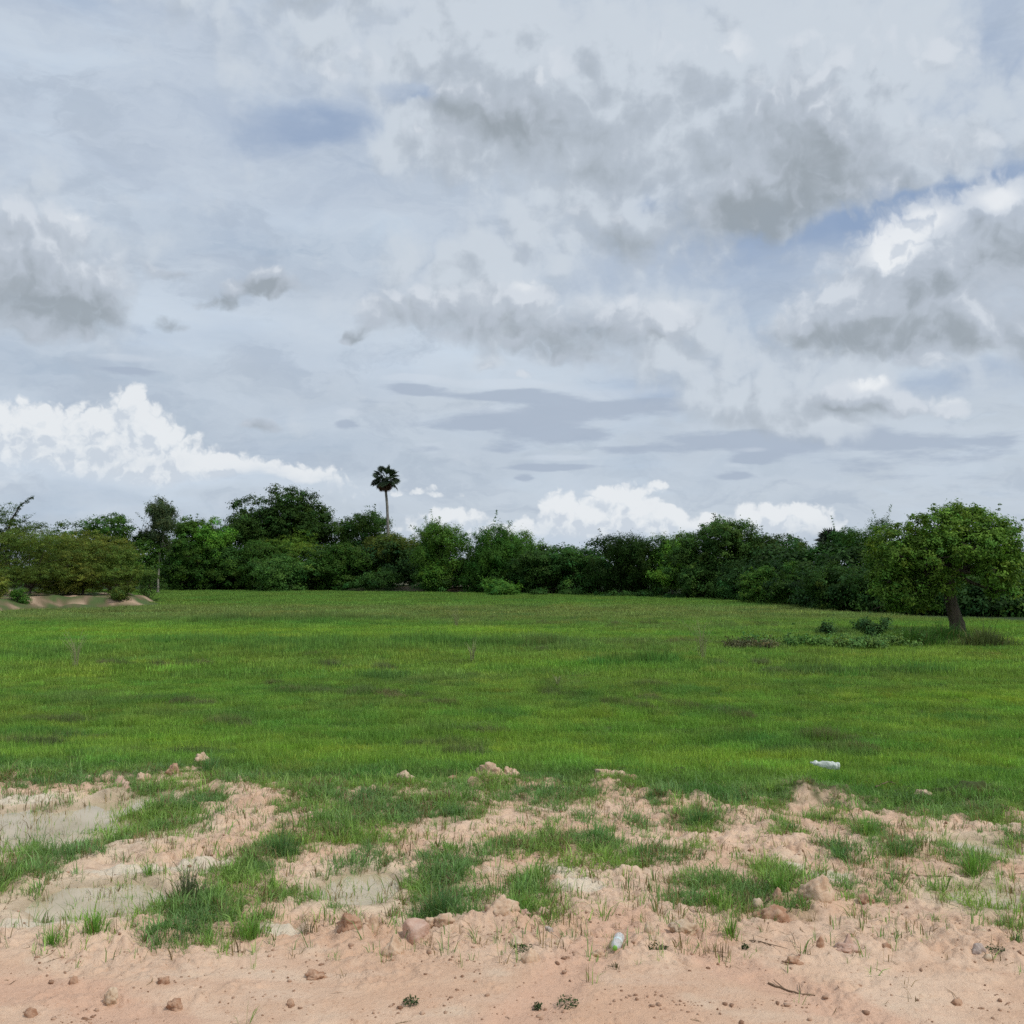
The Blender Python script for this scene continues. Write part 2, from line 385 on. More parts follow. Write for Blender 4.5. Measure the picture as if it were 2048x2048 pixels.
    # ---------- shaped cumulus of the middle sky, lit on top with grey bases
    L5 = [(1060, 225, 110, 50, .8), (990, 250, 70, 40, .7), (1110, 130, 70, 36, .6), (1480, 370, 70, 54, .9), (1420, 420, 50, 30, .6), (1610, 300, 120, 100, .8), (1560, 200, 90, 60, .5), (1700, 390, 110, 40, .7), (850, 255, 70, 34, .7), (900, 180, 60, 40, .5), (1820, 290, 110, 50, .6), (1960, 300, 80, 44, .6), (1280, 300, 90, 44, .5), (1210, 420, 120, 44, .45), (1720, 90, 140, 60, .5), (1880, 110, 70, 50, .6), (1400, 90, 120, 50, .45), (650, 140, 60, 34, .4), (740, 110, 80, 40, .4), (1785, 490, 50, 44, 1.2), (1850, 455, 50, 34, 1.0), (1900, 450, 50, 34, .8), (1985, 410, 50, 34, 1.0), (2030, 460, 80, 80, 1.2), (1740, 590, 120, 76, 1.0), (1900, 560, 170, 110, 1.2), (1660, 640, 90, 44, .9), (1850, 680, 230, 34, .8), (1600, 660, 60, 30, .6),
          (1720, 785, 60, 34, 1.1), (1790, 800, 50, 24, .8), (1870, 815, 60, 22, 1.0), (1620, 800, 110, 26, .7), (2045, 735, 24, 56, 1.0),
          (1235, 620, 60, 32, 1.0), (1350, 630, 62, 32, 1.1), (1290, 640, 80, 30, .8), (1050, 590, 70, 40, .9), (950, 620, 140, 46, .8), (1110, 670, 150, 50, .9), (800, 625, 80, 46, .9), (1170, 720, 100, 24, .6), (880, 680, 60, 20, .4),
          (50, 450, 110, 60, .8), (160, 440, 40, 24, .5), (50, 550, 180, 90, 1.2), (170, 610, 60, 40, .9), (230, 570, 40, 30, .5), (0, 640, 90, 34, .5), (120, 660, 60, 20, .5),
          (560, 560, 64, 24, 1.1), (510, 575, 60, 20, .9), (440, 606, 34, 16, .9), (400, 612, 14, 9, .6), (345, 555, 40, 9, .8), (333, 655, 27, 18, 1.2), (705, 668, 30, 12, .9), (690, 680, 14, 8, .6), (520, 857, 34, 15, 1.3), (965, 730, 24, 8, .7), (1050, 758, 20, 7, .6)]
    l5 = table('shaped_clouds', L5)
    w5 = warp(uv, uv, 12.0, 0.034, 4, 12.0, 0.8)
    w5 = warp(w5, uv, 40.0, 0.012, 5, 16.0, 1.0)
    def cum5(vec):
        b = look(dirv(vec), l5, None)
        b = t.M('MULTIPLY', t.M('SUBTRACT', 1.0, t.M('POWER', 0.36788, b)), 1.25)
        n = n2d(vec, 15.0, 7, 0.55, 0.1)
        m = t.M('ABSOLUTE', t.M('SUBTRACT', n2d(t.V('ADD', vec, (3, 8, 0)), 24.0, 5, 0.5), 0.5))
        return b, t.M('ADD', t.M('MULTIPLY', t.M('SUBTRACT', n, 0.5), 0.65), t.M('MULTIPLY_ADD', m, 2.0, -0.20))
    b5, q5 = cum5(w5)
    b5b, q5b = cum5(t.V('ADD', w5, (0.006, 0.014, 0)))
    d5 = t.M('ADD', b5, t.M('MULTIPLY', q5, t.ss(0.05, 0.40, b5)))
    a5 = t.ss(0.26, 0.82, d5)
    dd5 = dirv(w5)
    dk5 = look(dd5, dtx, None); br5 = look(dd5, btx, None)
    r5 = t.M('MULTIPLY_ADD', t.M('SUBTRACT', b5, b5b), 0.55, t.M('MULTIPLY', t.M('SUBTRACT', q5, q5b), 1.0))
    s5 = t.M('SUBTRACT', t.M('MULTIPLY_ADD', dk5, 0.62, 0.30), t.M('MULTIPLY', r5, 0.75))
    s5 = t.M('SUBTRACT', s5, t.M('MULTIPLY', br5, 0.42), clamp=True)
    c5 = t.mix(t.ss(0.05, 0.45, s5), (0.655, 0.705, 0.770), (0.475, 0.530, 0.605))
    c5 = t.mix(t.ss(0.40, 1.05, s5), c5, (0.308, 0.353, 0.395))
    c5 = t.mix(t.M('MULTIPLY', t.ss(0.30, 0.95, br5), t.ss(-0.12, 0.18, r5)), c5, (0.87, 0.895, 0.915))
    col = t.mix(t.M('MULTIPLY', a5, 0.86), col, c5)

    col = t.mix(t.ss(0.0, -0.03, Vv), col, (0.16, 0.17, 0.12))
    bg = t.n.new('ShaderNodeBackground'); t.l.new(col, bg.inputs[0]); bg.inputs[1].default_value = 1.0
    out = t.n.new('ShaderNodeOutputWorld'); t.l.new(bg.outputs[0], out.inputs[0])

build_world()
sl = bpy.data.lights.new('sun', 'SUN'); sl.energy = 2.3; sl.angle = R(6); sl.color = (1.0, 0.96, 0.90)
so = bpy.data.objects.new('sun', sl); COL.objects.link(so)
so.rotation_euler = (-sun_dir).to_track_quat('-Z', 'Y').to_euler()
so.location = (10, -10, 30)

# ================================================================== MATERIALS
def leaf_mat(name, attr_type='GEOMETRY', transl=0.3, rough=0.55, var=True, spec=0.25):
    m, t, b, out = new_mat(name)
    c = t.attr('tint', attr_type)
    if var:
        v = t.attr('var', 'GEOMETRY', 'Fac')
        c = t.mix(1.0, c, t.xyz(v, v, v), 'MULTIPLY')
    t.l.new(c, b.inputs['Base Color'])
    b.inputs['Roughness'].default_value = rough
    b.inputs['Specular IOR Level'].default_value = spec
    tr = t.n.new('ShaderNodeBsdfTranslucent')
    t.l.new(t.mix(1.0, c, (1.15, 1.2, 0.7), 'MULTIPLY'), tr.inputs[0])
    mx = t.n.new('ShaderNodeMixShader'); mx.inputs[0].default_value = transl
    t.l.new(b.outputs[0], mx.inputs[1]); t.l.new(tr.outputs[0], mx.inputs[2])
    t.l.new(mx.outputs[0], out.inputs[0])
    return m

M_LEAF = leaf_mat('foliage', 'GEOMETRY', 0.30, 0.55, False, 0.07)
M_GRASS = leaf_mat('grass_blades', 'INSTANCER', 0.42, 0.55, True, 0.12)
M_BLADE = leaf_mat('tuft_blades', 'GEOMETRY', 0.38, 0.55, False, 0.12)

def bark_mat(name, c1, c2, scale=6.0):
    m, t, b, out = new_mat(name)
    tc = t.n.new('ShaderNodeTexCoord')
    v = t.V('MULTIPLY', tc.outputs['Object'], (1, 1, 0.25))
    n = t.noise(v, scale, 6, 0.6)
    t.l.new(t.mix(t.ss(0.35, 0.65, n), c1, c2), b.inputs['Base Color'])
    b.inputs['Roughness'].default_value = 0.9
    bp = t.n.new('ShaderNodeBump'); bp.inputs['Strength'].default_value = 0.8; bp.inputs['Distance'].default_value = 0.05
    t.l.new(n, bp.inputs['Height']); t.l.new(bp.outputs[0], b.inputs['Normal'])
    return m
M_BARK = bark_mat('dark_bark', (0.045, 0.034, 0.024), (0.11, 0.085, 0.06))
M_PALE = bark_mat('pale_bark', (0.20, 0.18, 0.15), (0.34, 0.31, 0.27))
M_PALM = bark_mat('palm_bark', (0.13, 0.12, 0.10), (0.26, 0.25, 0.22), 10)

def rock_mat(name, c1, c2, c3):
    m, t, b, out = new_mat(name)
    tc = t.n.new('ShaderNodeTexCoord'); oi = t.n.new('ShaderNodeObjectInfo')
    p = t.V('ADD', tc.outputs['Object'], oi.outputs['Location'])
    n = t.noise(p, 14, 8, 0.6)
    n2 = t.noise(p, 70, 5, 0.6)
    c = t.mix(t.ss(0.38, 0.62, n), c1, c2)
    c = t.mix(t.M('MULTIPLY', t.ss(0.5, 0.7, n2), 0.6), c, c3)
    t.l.new(c, b.inputs['Base Color']); b.inputs['Roughness'].default_value = 0.95
    b.inputs['Specular IOR Level'].default_value = 0.15
    bp = t.n.new('ShaderNodeBump'); bp.inputs['Strength'].default_value = 0.9; bp.inputs['Distance'].default_value = 0.008
    t.l.new(t.M('MULTIPLY_ADD', n2, 0.5, n), bp.inputs['Height']); t.l.new(bp.outputs[0], b.inputs['Normal'])
    return m
M_ROCK = {
    'pink': rock_mat('pink_stone', (0.46, 0.29, 0.215), (0.54, 0.375, 0.295), (0.60, 0.46, 0.37)),
    'tan': rock_mat('tan_stone', (0.48, 0.32, 0.21), (0.60, 0.44, 0.31), (0.66, 0.53, 0.39)),
    'cream': rock_mat('cream_stone', (0.46, 0.33, 0.22), (0.58, 0.45, 0.32), (0.62, 0.53, 0.42)),
    'red': rock_mat('red_clod', (0.33, 0.18, 0.11), (0.47, 0.30, 0.20), (0.54, 0.38, 0.27)),
    'grey': rock_mat('grey_stone', (0.34, 0.26, 0.22), (0.48, 0.40, 0.35), (0.58, 0.50, 0.44)),
}

# ================================================================== TERRAIN
BOUND = [(-600, 1545), (0, 1545), (200, 1552), (400, 1545), (560, 1562), (700, 1566), (1000, 1560), (1200, 1566), (1400, 1592), (1600, 1592), (1750, 1606), (1900, 1622), (2048, 1612), (2700, 1612)]
_b = np.array([G(px, py, 0) for px, py in BOUND])
def yb(x):
    return np.interp(x, _b[:, 0], _b[:, 1])

def ell(px, py, rx, ry, z=0.0):
    x, y = G(px, py, z)
    h = HCAM - z
    return x, y, rx * y / F, ry * y * y / (F * h)

PUDDLES = [(60, 1655, 220, 44), (255, 1605, 80, 22), (190, 1795, 130, 36), (720, 1765, 78, 34), (1975, 1790, 84, 24), (1960, 1690, 60, 16)]
PUD = [ell(*p) for p in PUDDLES]
WATER_Z = -0.028
MOUNDS = [(1605, 1590, 75, 16, .13), (1690, 1600, 40, 12, .08), (1960, 1590, 90, 16, .14), (1220, 1572, 55, 10, .10), (985, 1568, 60, 9, .08), (540, 1600, 70, 18, .08), (460, 1640, 60, 20, .05),
          (480, 1575, 80, 12, .06), (230, 1592, 45, 9, .09), (50, 1555, 90, 8, .05), (300, 1700, 120, 22, .06), (1480, 1630, 60, 14, .05), (1640, 1800, 50, 30, .05), (860, 1850, 260, 26, .035), (1010, 1850, 90, 16, .03),
          (1760, 1700, 150, 20, .03), (1400, 1600, 40, 10, .06), (1340, 1602, 35, 9, .06), (550, 1760, 60, 22, .04), (620, 1650, 60, 22, .04), (1390, 1880, 90, 26, .03)]
MND = [(*ell(*m[:4]), m[4]) for m in MOUNDS]
RILLS = [[(1245, 1835), (1215, 1890), (1150, 1930), (1100, 1990), (1030, 2048)], [(1380, 1870), (1440, 1930), (1600, 1990), (1800, 2060)], [(0, 1975), (150, 1990), (330, 2060)]]
RIL = [np.array([G(px, py, 0) for px, py in r]) for r in RILLS]

def seg_dist(x, y, poly):
    d = np.full(np.shape(x), 1e9)
    for (ax, ay), (bx, by) in zip(poly[:-1], poly[1:]):
        vx, vy = bx - ax, by - ay
        t = np.clip(((x - ax) * vx + (y - ay) * vy) / (vx * vx + vy * vy), 0, 1)
        d = np.minimum(d, np.hypot(x - ax - vx * t, y - ay - vy * t))
    return d

# far edge of the field, along the foot of the trees: slope x/y -> distance
EDGE = [(-2000, 1176), (0, 1177), (300, 1178), (700, 1183), (1000, 1187), (1370, 1192), (1500, 1203), (1640, 1218), (1800, 1228), (2048, 1233), (3000, 1236)]
EDGE_T = np.array([(px - 1024) / F for px, py in EDGE])
EDGE_D = np.array([(HCAM - ZF) * F / (py - HOR) for px, py in EDGE])
def edge_d(x, y):
    return np.interp(x / np.maximum(y, 1.0), EDGE_T, EDGE_D)

BANK = (-45.0, 80.0, 16.0, 15.5)
def bank_q(x, y):
    wx = fbm(x / 5, y / 5, 77, 3) * 0.35
    return np.hypot((x - BANK[0]) / BANK[2], (y - BANK[1]) / BANK[3]) + wx

def pud_q(x, y):
    q = np.full(np.shape(x), 9.0)
    w = fbm(x / 0.5, y / 0.8, 31, 4) * 0.55
    for (cx, cy, a, b) in PUD:
        q = np.minimum(q, np.hypot((x - cx) / a, (y - cy) / b) + w)
    return q

def height(x, y, fine=True):
    x = np.asarray(x, float); y = np.asarray(y, float)
    r = np.hypot(x, y)
    z = ZF * sst(-0.4, 5.0, y - yb(x))
    near = sst(20, 13, r)
    mid = sst(6.0, 7.0, y + 0.5 * fbm(x / 1.5, y / 1.5, 5, 3)) * near         # rough zone behind the bare strip
    pq = pud_q(x, y)
    dry = sst(0.9, 1.9, pq)
    z = z + 0.05 * fbm(x / 1.9, y / 1.9, 1, 3) * (0.35 + 0.65 * mid) * near * dry
    z = z + 0.035 * mid * dry * fbm(x / 0.45, y / 0.45, 2, 3)
    wx = x + 0.05 * fbm(x / 0.15, y / 0.15, 14, 2); wy = y + 0.05 * fbm(x / 0.15, y / 0.15, 15, 2)
    b1 = np.abs(pn(wx / 0.30, wy / 0.30, 3)); b2 = np.abs(pn(wx / 0.13, wy / 0.13, 4)); b3 = np.abs(pn(wx / 0.06, wy / 0.06, 16)); b4 = np.abs(pn(x / 0.03, y / 0.03, 17))
    rough = sst(-0.45, 0.25, fbm(x / 0.9, y / 0.9, 12, 3))
    k = (0.15 + 0.85 * mid) * (0.35 + 0.65 * dry) * near
    z = z + k * (0.30 + 0.70 * rough) * (0.070 * b1 + 0.055 * b2 + 0.034 * b3 + 0.016 * b4 - 0.035)
    crumb = sst(0.0, 0.4, fbm(x / 0.7 + 7, y / 0.5, 18, 4)) * (1 - mid) * near
    z = z + crumb * (0.016 * b2 + 0.020 * b3 + 0.012 * b4)
    # sheet-wash steps in the bare strip
    wv = fbm(x / 2.2 + 3, y / 1.0, 8, 3)
    z = z + 0.008 * near * (1 - mid) * np.tanh(8 * np.sin(9 * wv + y * 1.3))
    wig = 0.10 * fbm(x / 0.35, y / 0.35, 41, 3)
    for (cx, cy, a, b, h) in MND:
        q = np.hypot((x - cx) / a, (y - cy) / b) + 0.35 * fbm(x / 0.28, y / 0.28, 19, 4)
        z = z + h * sst(1.25, 0.25, q) * (1 + 0.5 * fbm(x / 0.12, y / 0.12, 23, 3))
    for p in RIL:
        d = seg_dist(x + wig, y + wig, p)
        z = z - 0.022 * sst(0.20, 0.05, d) * near
    z = z - 0.075 * sst(1.25, 0.6, pq) * sst(15, 12, r)
    # beyond: gentle field relief, the earth bank on the left, rising floor under the trees
    far = sst(13, 22, r)
    z = z + far * (0.05 * fbm(x / 6, y / 3, 51, 3) + 0.035 * fbm(x / 1.6, y / 0.9, 52, 2) * sst(70, 30, r))
    bq = bank_q(x, y)
    z = z + 0.72 * sst(1.10, 0.84, bq) * (1 + 0.55 * fbm(x / 2.2, y / 2.2, 61, 4))
    ed = edge_d(x, y)
    z = z + sst(0, 5, r - ed - 0.5) * (0.55 + 0.25 * fbm(x / 5, y / 5, 62, 3)) * sst(20, 60, r) * sst(0.22, 0.12, x / np.maximum(y, 1.0))
    return z

def hz(x, y):
    return float(height(np.array([x]), np.array([y]))[0])

GRASS_PATCH = [  # px, py, rx, ry, weight
    (240, 1662, 80, 26, 1), (320, 1628, 85, 28, 1.1), (400, 1597, 60, 22, 1), (350, 1650, 70, 20, .8),
    (630, 1600, 70, 30, 1.1), (565, 1690, 60, 26, 1.0), (690, 1655, 100, 40, 1), (760, 1620, 130, 45, 1.1), (880, 1610, 100, 36, 1), (940, 1605, 50, 28, .8),
    (1130, 1692, 150, 26, 1.05), (1260, 1720, 80, 24, .9), (1010, 1700, 70, 20, .8), (1180, 1735, 90, 16, .6),
    (900, 1735, 70, 45, 1), (870, 1775, 70, 40, 1), (880, 1810, 55, 28, 1.1), (1065, 1790, 60, 44, 1.05), (1040, 1825, 50, 20, 1), (960, 1800, 40, 24, .7),
    (417, 1815, 110, 45, 1.1), (360, 1870, 70, 26, 1), (500, 1860, 50, 24, .95), (480, 1755, 70, 45, .95), (540, 1790, 60, 24, .8), (400, 1890, 50, 14, .7),
    (15, 1760, 70, 60, 1), (70, 1725, 70, 40, .9), (130, 1700, 90, 26, .8), (190, 1680, 60, 24, .8),
    (1400, 1640, 75, 24, 1.05), (1330, 1592, 60, 18, .9), (1480, 1592, 80, 22, 1), (1550, 1610, 60, 18, .7), (1620, 1625, 50, 14, .6),
    (1420, 1770, 80, 32, .95), (1510, 1785, 80, 32, .95), (1560, 1755, 60, 36, .9), (1590, 1815, 40, 36, .8), (1450, 1815, 60, 20, .9), (1380, 1800, 50, 20, .7),
    (1950, 1795, 70, 40, .85), (1930, 1720, 60, 36, .8), (1850, 1596, 90, 16, 1), (1960, 1625, 100, 20, 1), (2030, 1680, 50, 16, .9),
    (1730, 1660, 45, 24, .9), (1800, 1702, 60, 20, .85), (1680, 1710, 50, 22, .7), (2000, 1600, 70, 12, .4),
    (100, 1562, 150, 14, 1), (300, 1580, 120, 12, .9), (450, 1562, 50, 14, .9), (1100, 1590, 150, 20, .9), (960, 1580, 80, 16, .9), (600, 1570, 120, 12, .7), (760, 1570, 120, 12, 1),
    (1270, 1640, 40, 16, .6), (1575, 1665, 35, 16, .7), (720, 1720, 80, 40, .45), (250, 1800, 150, 50, .22), (1700, 1780, 150, 40, .3), (1100, 1640, 200, 30, .25), (700, 1800, 120, 40, .4), (1350, 1700, 80, 60, .3)]
GP = [(*ell(*g[:4]), g[4]) for g in GRASS_PATCH]
def grass_mask(x, y):
    m = np.zeros(np.shape(x))
    for (cx, cy, a, b, w) in GP:
        m = np.maximum(m, w * np.exp(-0.9 * (((x - cx) / a) ** 2 + ((y - cy) / b) ** 2) ** 1.3))
    return m

SILT = [ell(*q) for q in [(1150, 1770, 60, 16), (1120, 1745, 40, 10), (1660, 1755, 50, 14), (420, 1735, 70, 14), (560, 1860, 60, 10), (250, 1740, 120, 10), (60, 1850, 90, 10), (1580, 1735, 40, 8), (40, 1600, 90, 10), (300, 1650, 60, 8)]]
def ground_tint(x, y):
    r = np.hypot(x, y)
    n1 = fbm(x / 1.3, y / 0.8, 101, 4); n2 = fbm(x / 0.25, y / 0.25, 102, 4); n3 = fbm(x / 0.06, y / 0.06, 103, 3)
    n4 = fbm(x / 2.5, y / 0.9, 107, 4)
    c = lerp((0.615, 0.408, 0.277), (0.70, 0.505, 0.362), sst(-0.35, 0.35, n1 + 0.4 * n2))
    c = lerp(c, (0.625, 0.395, 0.262), 0.85 * sst(0.05, 0.4, n4) * sst(7.0, 5.5, y))
    c = lerp(c, (0.68, 0.535, 0.395), 0.8 * sst(0.12, 0.5, fbm(x / 0.9, y / 0.5, 104, 4)))
    mid = sst(6.0, 7.5, y)
    c = lerp(c, (0.60, 0.435, 0.315), 0.5 * mid * sst(-0.2, 0.3, n2))
    c = lerp(c, (0.36, 0.225, 0.15), 0.5 * mid * sst(0.1, 0.5, n3 + 0.5 * n2))
    n5 = fbm(x / 0.9 + 0.4 * n1, y / 0.22, 109, 4)
    c = lerp(c, (0.67, 0.50, 0.37), 0.45 * sst(0.05, 0.4, n5) * sst(7.5, 6.0, y))
    c = lerp(c, (0.57, 0.36, 0.245), 0.35 * sst(0.05, 0.4, -n5) * sst(7.5, 6.0, y))
    c = lerp(c, (0.42, 0.25, 0.165), 0.5 * sst(0.32, 0.55, n3))
    for p in RIL:
        c = lerp(c, (0.62, 0.395, 0.275), 0.8 * sst(0.28, 0.10, seg_dist(x + 0.1 * n2, y + 0.1 * n2, p)))
    pq = pud_q(x, y)
    silt = sst(2.1, 1.1, pq + 0.25 * n2)
    c = lerp(c, (0.67, 0.555, 0.395), 0.65 * silt * sst(15, 12, r))
    for (cx, cy, a, b) in SILT:
        q = np.hypot((x - cx) / a, (y - cy) / b) + 0.6 * n2
        c = lerp(c, (0.66, 0.58, 0.45), 0.85 * sst(1.1, 0.6, q))
    wet = sst(1.35, 1.0, pq) * sst(15, 12, r)
    c = lerp(c, (0.40, 0.31, 0.20), 0.7 * wet)
    gm = grass_mask(x, y)
    c = lerp(c, (0.26, 0.205, 0.11), 0.55 * sst(0.3, 0.9, gm + 0.25 * n2) * sst(14, 12, r))
    f = sst(-0.35, 0.25, y - yb(x) + 0.7 * n2 + 0.5 * n1)
    c = lerp(c, (0.065, 0.085, 0.025), f)
    # bank on the left and floor under the trees
    bq = bank_q(x, y)
    e = fbm(x / 2.2, y / 2.2, 111, 4)
    bank = lerp((0.17, 0.125, 0.075), (0.48, 0.345, 0.24), sst(0.0, 0.35, e))
    bank = lerp(bank, (0.075, 0.115, 0.035), sst(0.08, -0.2, e))
    c = lerp(c, bank, sst(1.12, 1.0, bq))
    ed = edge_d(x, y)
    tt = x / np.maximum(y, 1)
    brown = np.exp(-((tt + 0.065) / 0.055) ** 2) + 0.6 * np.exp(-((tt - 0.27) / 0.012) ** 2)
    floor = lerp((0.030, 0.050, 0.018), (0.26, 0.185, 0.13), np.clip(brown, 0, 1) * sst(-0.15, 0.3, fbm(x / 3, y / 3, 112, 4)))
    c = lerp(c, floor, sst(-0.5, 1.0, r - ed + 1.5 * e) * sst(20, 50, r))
    return c, wet

def build_ground():
    rr = list(np.geomspace(0.4, 3.4, 24, endpoint=False))
    rr += list(np.geomspace(3.4, 14.5, 640, endpoint=False))
    rr += list(np.geomspace(14.5, 190, 230, endpoint=False))
    rr += list(np.geomspace(190, 6000, 30))
    rr = np.array(rr)
    a = R(38)
    ang = np.concatenate([np.linspace(-a, a, 860), np.linspace(a, 2 * math.pi - a, 74)[1:-1]])
    nr, na = len(rr), len(ang)
    RR, AA = np.meshgrid(rr, ang, indexing='ij')
    X = RR * np.sin(AA); Y = RR * np.cos(AA)
    x = X.ravel(); y = Y.ravel()
    z = height(x, y)
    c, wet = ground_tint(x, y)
    V = np.stack([x, y, z], 1)
    i = np.arange(nr - 1)[:, None]; j = np.arange(na)[None, :]; k = (j + 1) % na
    Q = np.stack([i * na + j, i * na + k, (i + 1) * na + k, (i + 1) * na + j], -1).reshape(-1, 4)
    Q = Q[:, ::-1]
    # centre cap
    V = np.concatenate([V, [[0, 0, 0]]]); ci = len(V) - 1
    jj = np.arange(0, na - 1, 2)
    cap = np.stack([np.full(len(jj), ci), jj, jj + 1, (jj + 2) % na], 1)
    Q = np.concatenate([Q, cap[:, ::-1]])
    c = np.concatenate([c, c[:1]]); wet = np.concatenate([wet, wet[:1]])
    m, t, b, out = new_mat('soil')
    col = t.attr('tint'); we = t.attr('wet', 'GEOMETRY', 'Fac')
    g = t.n.new('ShaderNodeNewGeometry'); P = g.outputs['Position']
    n = t.noise(P, 38, 6, 0.65); n2 = t.noise(P, 160, 4, 0.6); n0 = t.noise(P, 7.0, 6, 0.6)
    col = t.mix(t.M('MULTIPLY', t.ss(0.54, 0.68, n), 0.45), col, t.mix(1.0, col, (0.64, 0.52, 0.44), 'MULTIPLY'))
    col = t.mix(t.M('MULTIPLY', t.ss(0.50, 0.72, n2), 0.35), col, t.mix(1.0, col, (1.22, 1.20, 1.16), 'MULTIPLY'))
    col = t.mix(t.M('MULTIPLY', t.ss(0.45, 0.70, n0), 0.30), col, t.mix(1.0, col, (1.12, 1.10, 1.08), 'MULTIPLY'))
    t.l.new(col, b.inputs['Base Color'])
    t.l.new(t.M('MULTIPLY_ADD', we, -0.45, 0.92), b.inputs['Roughness'])
    b.inputs['Specular IOR Level'].default_value = 0.2
    bp = t.n.new('ShaderNodeBump'); bp.inputs['Strength'].default_value = 0.9; bp.inputs['Distance'].default_value = 0.015
    t.l.new(t.M('MULTIPLY_ADD', n2, 0.35, n), bp.inputs['Height']); t.l.new(bp.outputs[0], b.inputs['Normal'])
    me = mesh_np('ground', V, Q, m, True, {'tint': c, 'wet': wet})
    o = link('ground', me)
    tag(o, 'bare pink sandy soil in front falling to a level green field', 'ground', kind='structure')

build_ground()

# ---- puddles
def build_puddles():
    m, t, b, out = new_mat('muddy_water')
    g = t.n.new('ShaderNodeNewGeometry')
    n = t.noise(g.outputs['Position'], 2.2, 5, 0.55)
    t.l.new(t.mix(t.ss(0.35, 0.65, n), (0.43, 0.35, 0.22), (0.54, 0.445, 0.30)), b.inputs['Base Color'])
    b.inputs['Roughness'].default_value = 0.03
    b.inputs['IOR'].default_value = 1.33
    b.inputs['Specular IOR Level'].default_value = 0.5
    bp = t.n.new('ShaderNodeBump'); bp.inputs['Strength'].default_value = 0.06; bp.inputs['Distance'].default_value = 0.004
    t.l.new(t.noise(g.outputs['Position'], 14, 3, 0.5), bp.inputs['Height']); t.l.new(bp.outputs[0], b.inputs['Normal'])
    lab = ['muddy puddle at the left edge below the grassy rim', 'narrow arm of muddy puddle beside the diagonal grass strip', 'shallow tan puddle behind the two small left tufts',
           'pale puddle with grass blades left of centre', 'shallow puddle among grass at the right edge', 'small puddle near the right edge behind the weeds']
    for i, (cx, cy, a, bb) in enumerate(PUD):
        k = 40
        bm = bmesh.new()
        vs = [bm.verts.new((math.cos(s) * a * 1.45, math.sin(s) * bb * 1.45, 0)) for s in np.linspace(0, 2 * math.pi, k, endpoint=False)]
        bm.faces.new(vs)
        me = bpy.data.meshes.new('puddle'); bm.to_mesh(me); bm.free(); me.materials.append(m)
        o = link('puddle', me, None, (cx, cy, WATER_Z - 0.001 * i))
        tag(o, lab[i], 'puddle', kind='structure')
build_puddles()

# ================================================================== GRASS
def blades(rng, x, y, h, w, lean, az, z0=0.0):
    n = len(x)
    dx, dy = np.cos(az), np.sin(az)
    fa = az + math.pi / 2 + rng.normal(0, 0.5, n)
    sx, sy = np.cos(fa), np.sin(fa)
    V = np.zeros((n, 5, 3))
    m = 0.55
    bx = x + dx * lean * h * 0.35; by = y + dy * lean * h * 0.35
    tx = x + dx * lean * h; ty = y + dy * lean * h
    mz = h * m; tz = h * np.sqrt(np.clip(1 - 0.55 * lean ** 2, 0.12, 1))
    V[:, 0] = np.stack([x - sx * w / 2, y - sy * w / 2, np.full(n, z0)], 1)
    V[:, 1] = np.stack([x + sx * w / 2, y + sy * w / 2, np.full(n, z0)], 1)
    V[:, 2] = np.stack([bx - sx * w * .42, by - sy * w * .42, mz], 1)
    V[:, 3] = np.stack([bx + sx * w * .42, by + sy * w * .42, mz], 1)
    V[:, 4] = np.stack([tx, ty, tz], 1)
    base = np.arange(n)[:, None] * 5
    T = np.concatenate([base + np.array([[0, 1, 3]]), base + np.array([[0, 3, 2]]), base + np.array([[2, 3, 4]])], 0)
    return V.reshape(-1, 3), T

SRC = bpy.data.collections.new('grass_sources')
SRC_N = [0]
def src(name, V, T, var, mat):
    me = mesh_np(name, V, T, mat, False, {'var': var})
    o = bpy.data.objects.new('%s_%03d' % ('source', SRC_N[0]), me)
    SRC_N[0] += 1
    SRC.objects.link(o)
    return SRC_N[0] - 1

def patch(rng, size, n, hm, w, lean=0.35):
    x = rng.uniform(-size / 2, size / 2, n) + rng.normal(0, size * .08, n); y = rng.uniform(-size / 2, size / 2, n) + rng.normal(0, size * .08, n)
    cl = 0.75 + 0.5 * (pn(x / (size * .3) + 5, y / (size * .3), int(rng.integers(999))) + 0.5)
    h = hm * rng.lognormal(0, 0.28, n) * cl
    return blades(rng, x, y, h, w * rng.uniform(.7, 1.3, n), np.abs(rng.normal(lean, .25, n)).clip(0, 1.1), rng.uniform(0, 6.283, n), -0.02), np.repeat(rng.lognormal(0, 0.30, n), 5)

rg = np.random.default_rng(11)
LOD_A, LOD_B, LOD_C, TUFT, WISP = [], [], [], [], []
for i in range(5):
    (V, T), var = patch(rg, 0.50, 520, 0.070, 0.0052, 0.45); LOD_A.append(src('patch', V, T, var, M_GRASS))
for i in range(4):
    (V, T), var = patch(rg, 1.1, 620, 0.095, 0.013); LOD_B.append(src('patch', V, T, var, M_GRASS))
for i in range(3):
    (V, T), var = patch(rg, 2.6, 1100, 0.11, 0.030); LOD_C.append(src('patch', V, T, var, M_GRASS))
for i in range(8):
    n = 22
    r_ = np.abs(rg.normal(0, 0.042, n)); a_ = rg.uniform(0, 6.283, n)
    h = 0.046 * rg.lognormal(0, 0.40, n).clip(.4, 2.2)
    V, T = blades(rg, r_ * np.cos(a_), r_ * np.sin(a_), h, 0.0042 * rg.uniform(.6, 1.3, n), np.abs(rg.normal(.65, .35, n)).clip(0, 1.25), a_ + rg.normal(0, .8, n), -0.01)
    TUFT.append(src('tuft', V, T, np.repeat(rg.lognormal(0, 0.25, n), 5), M_GRASS))
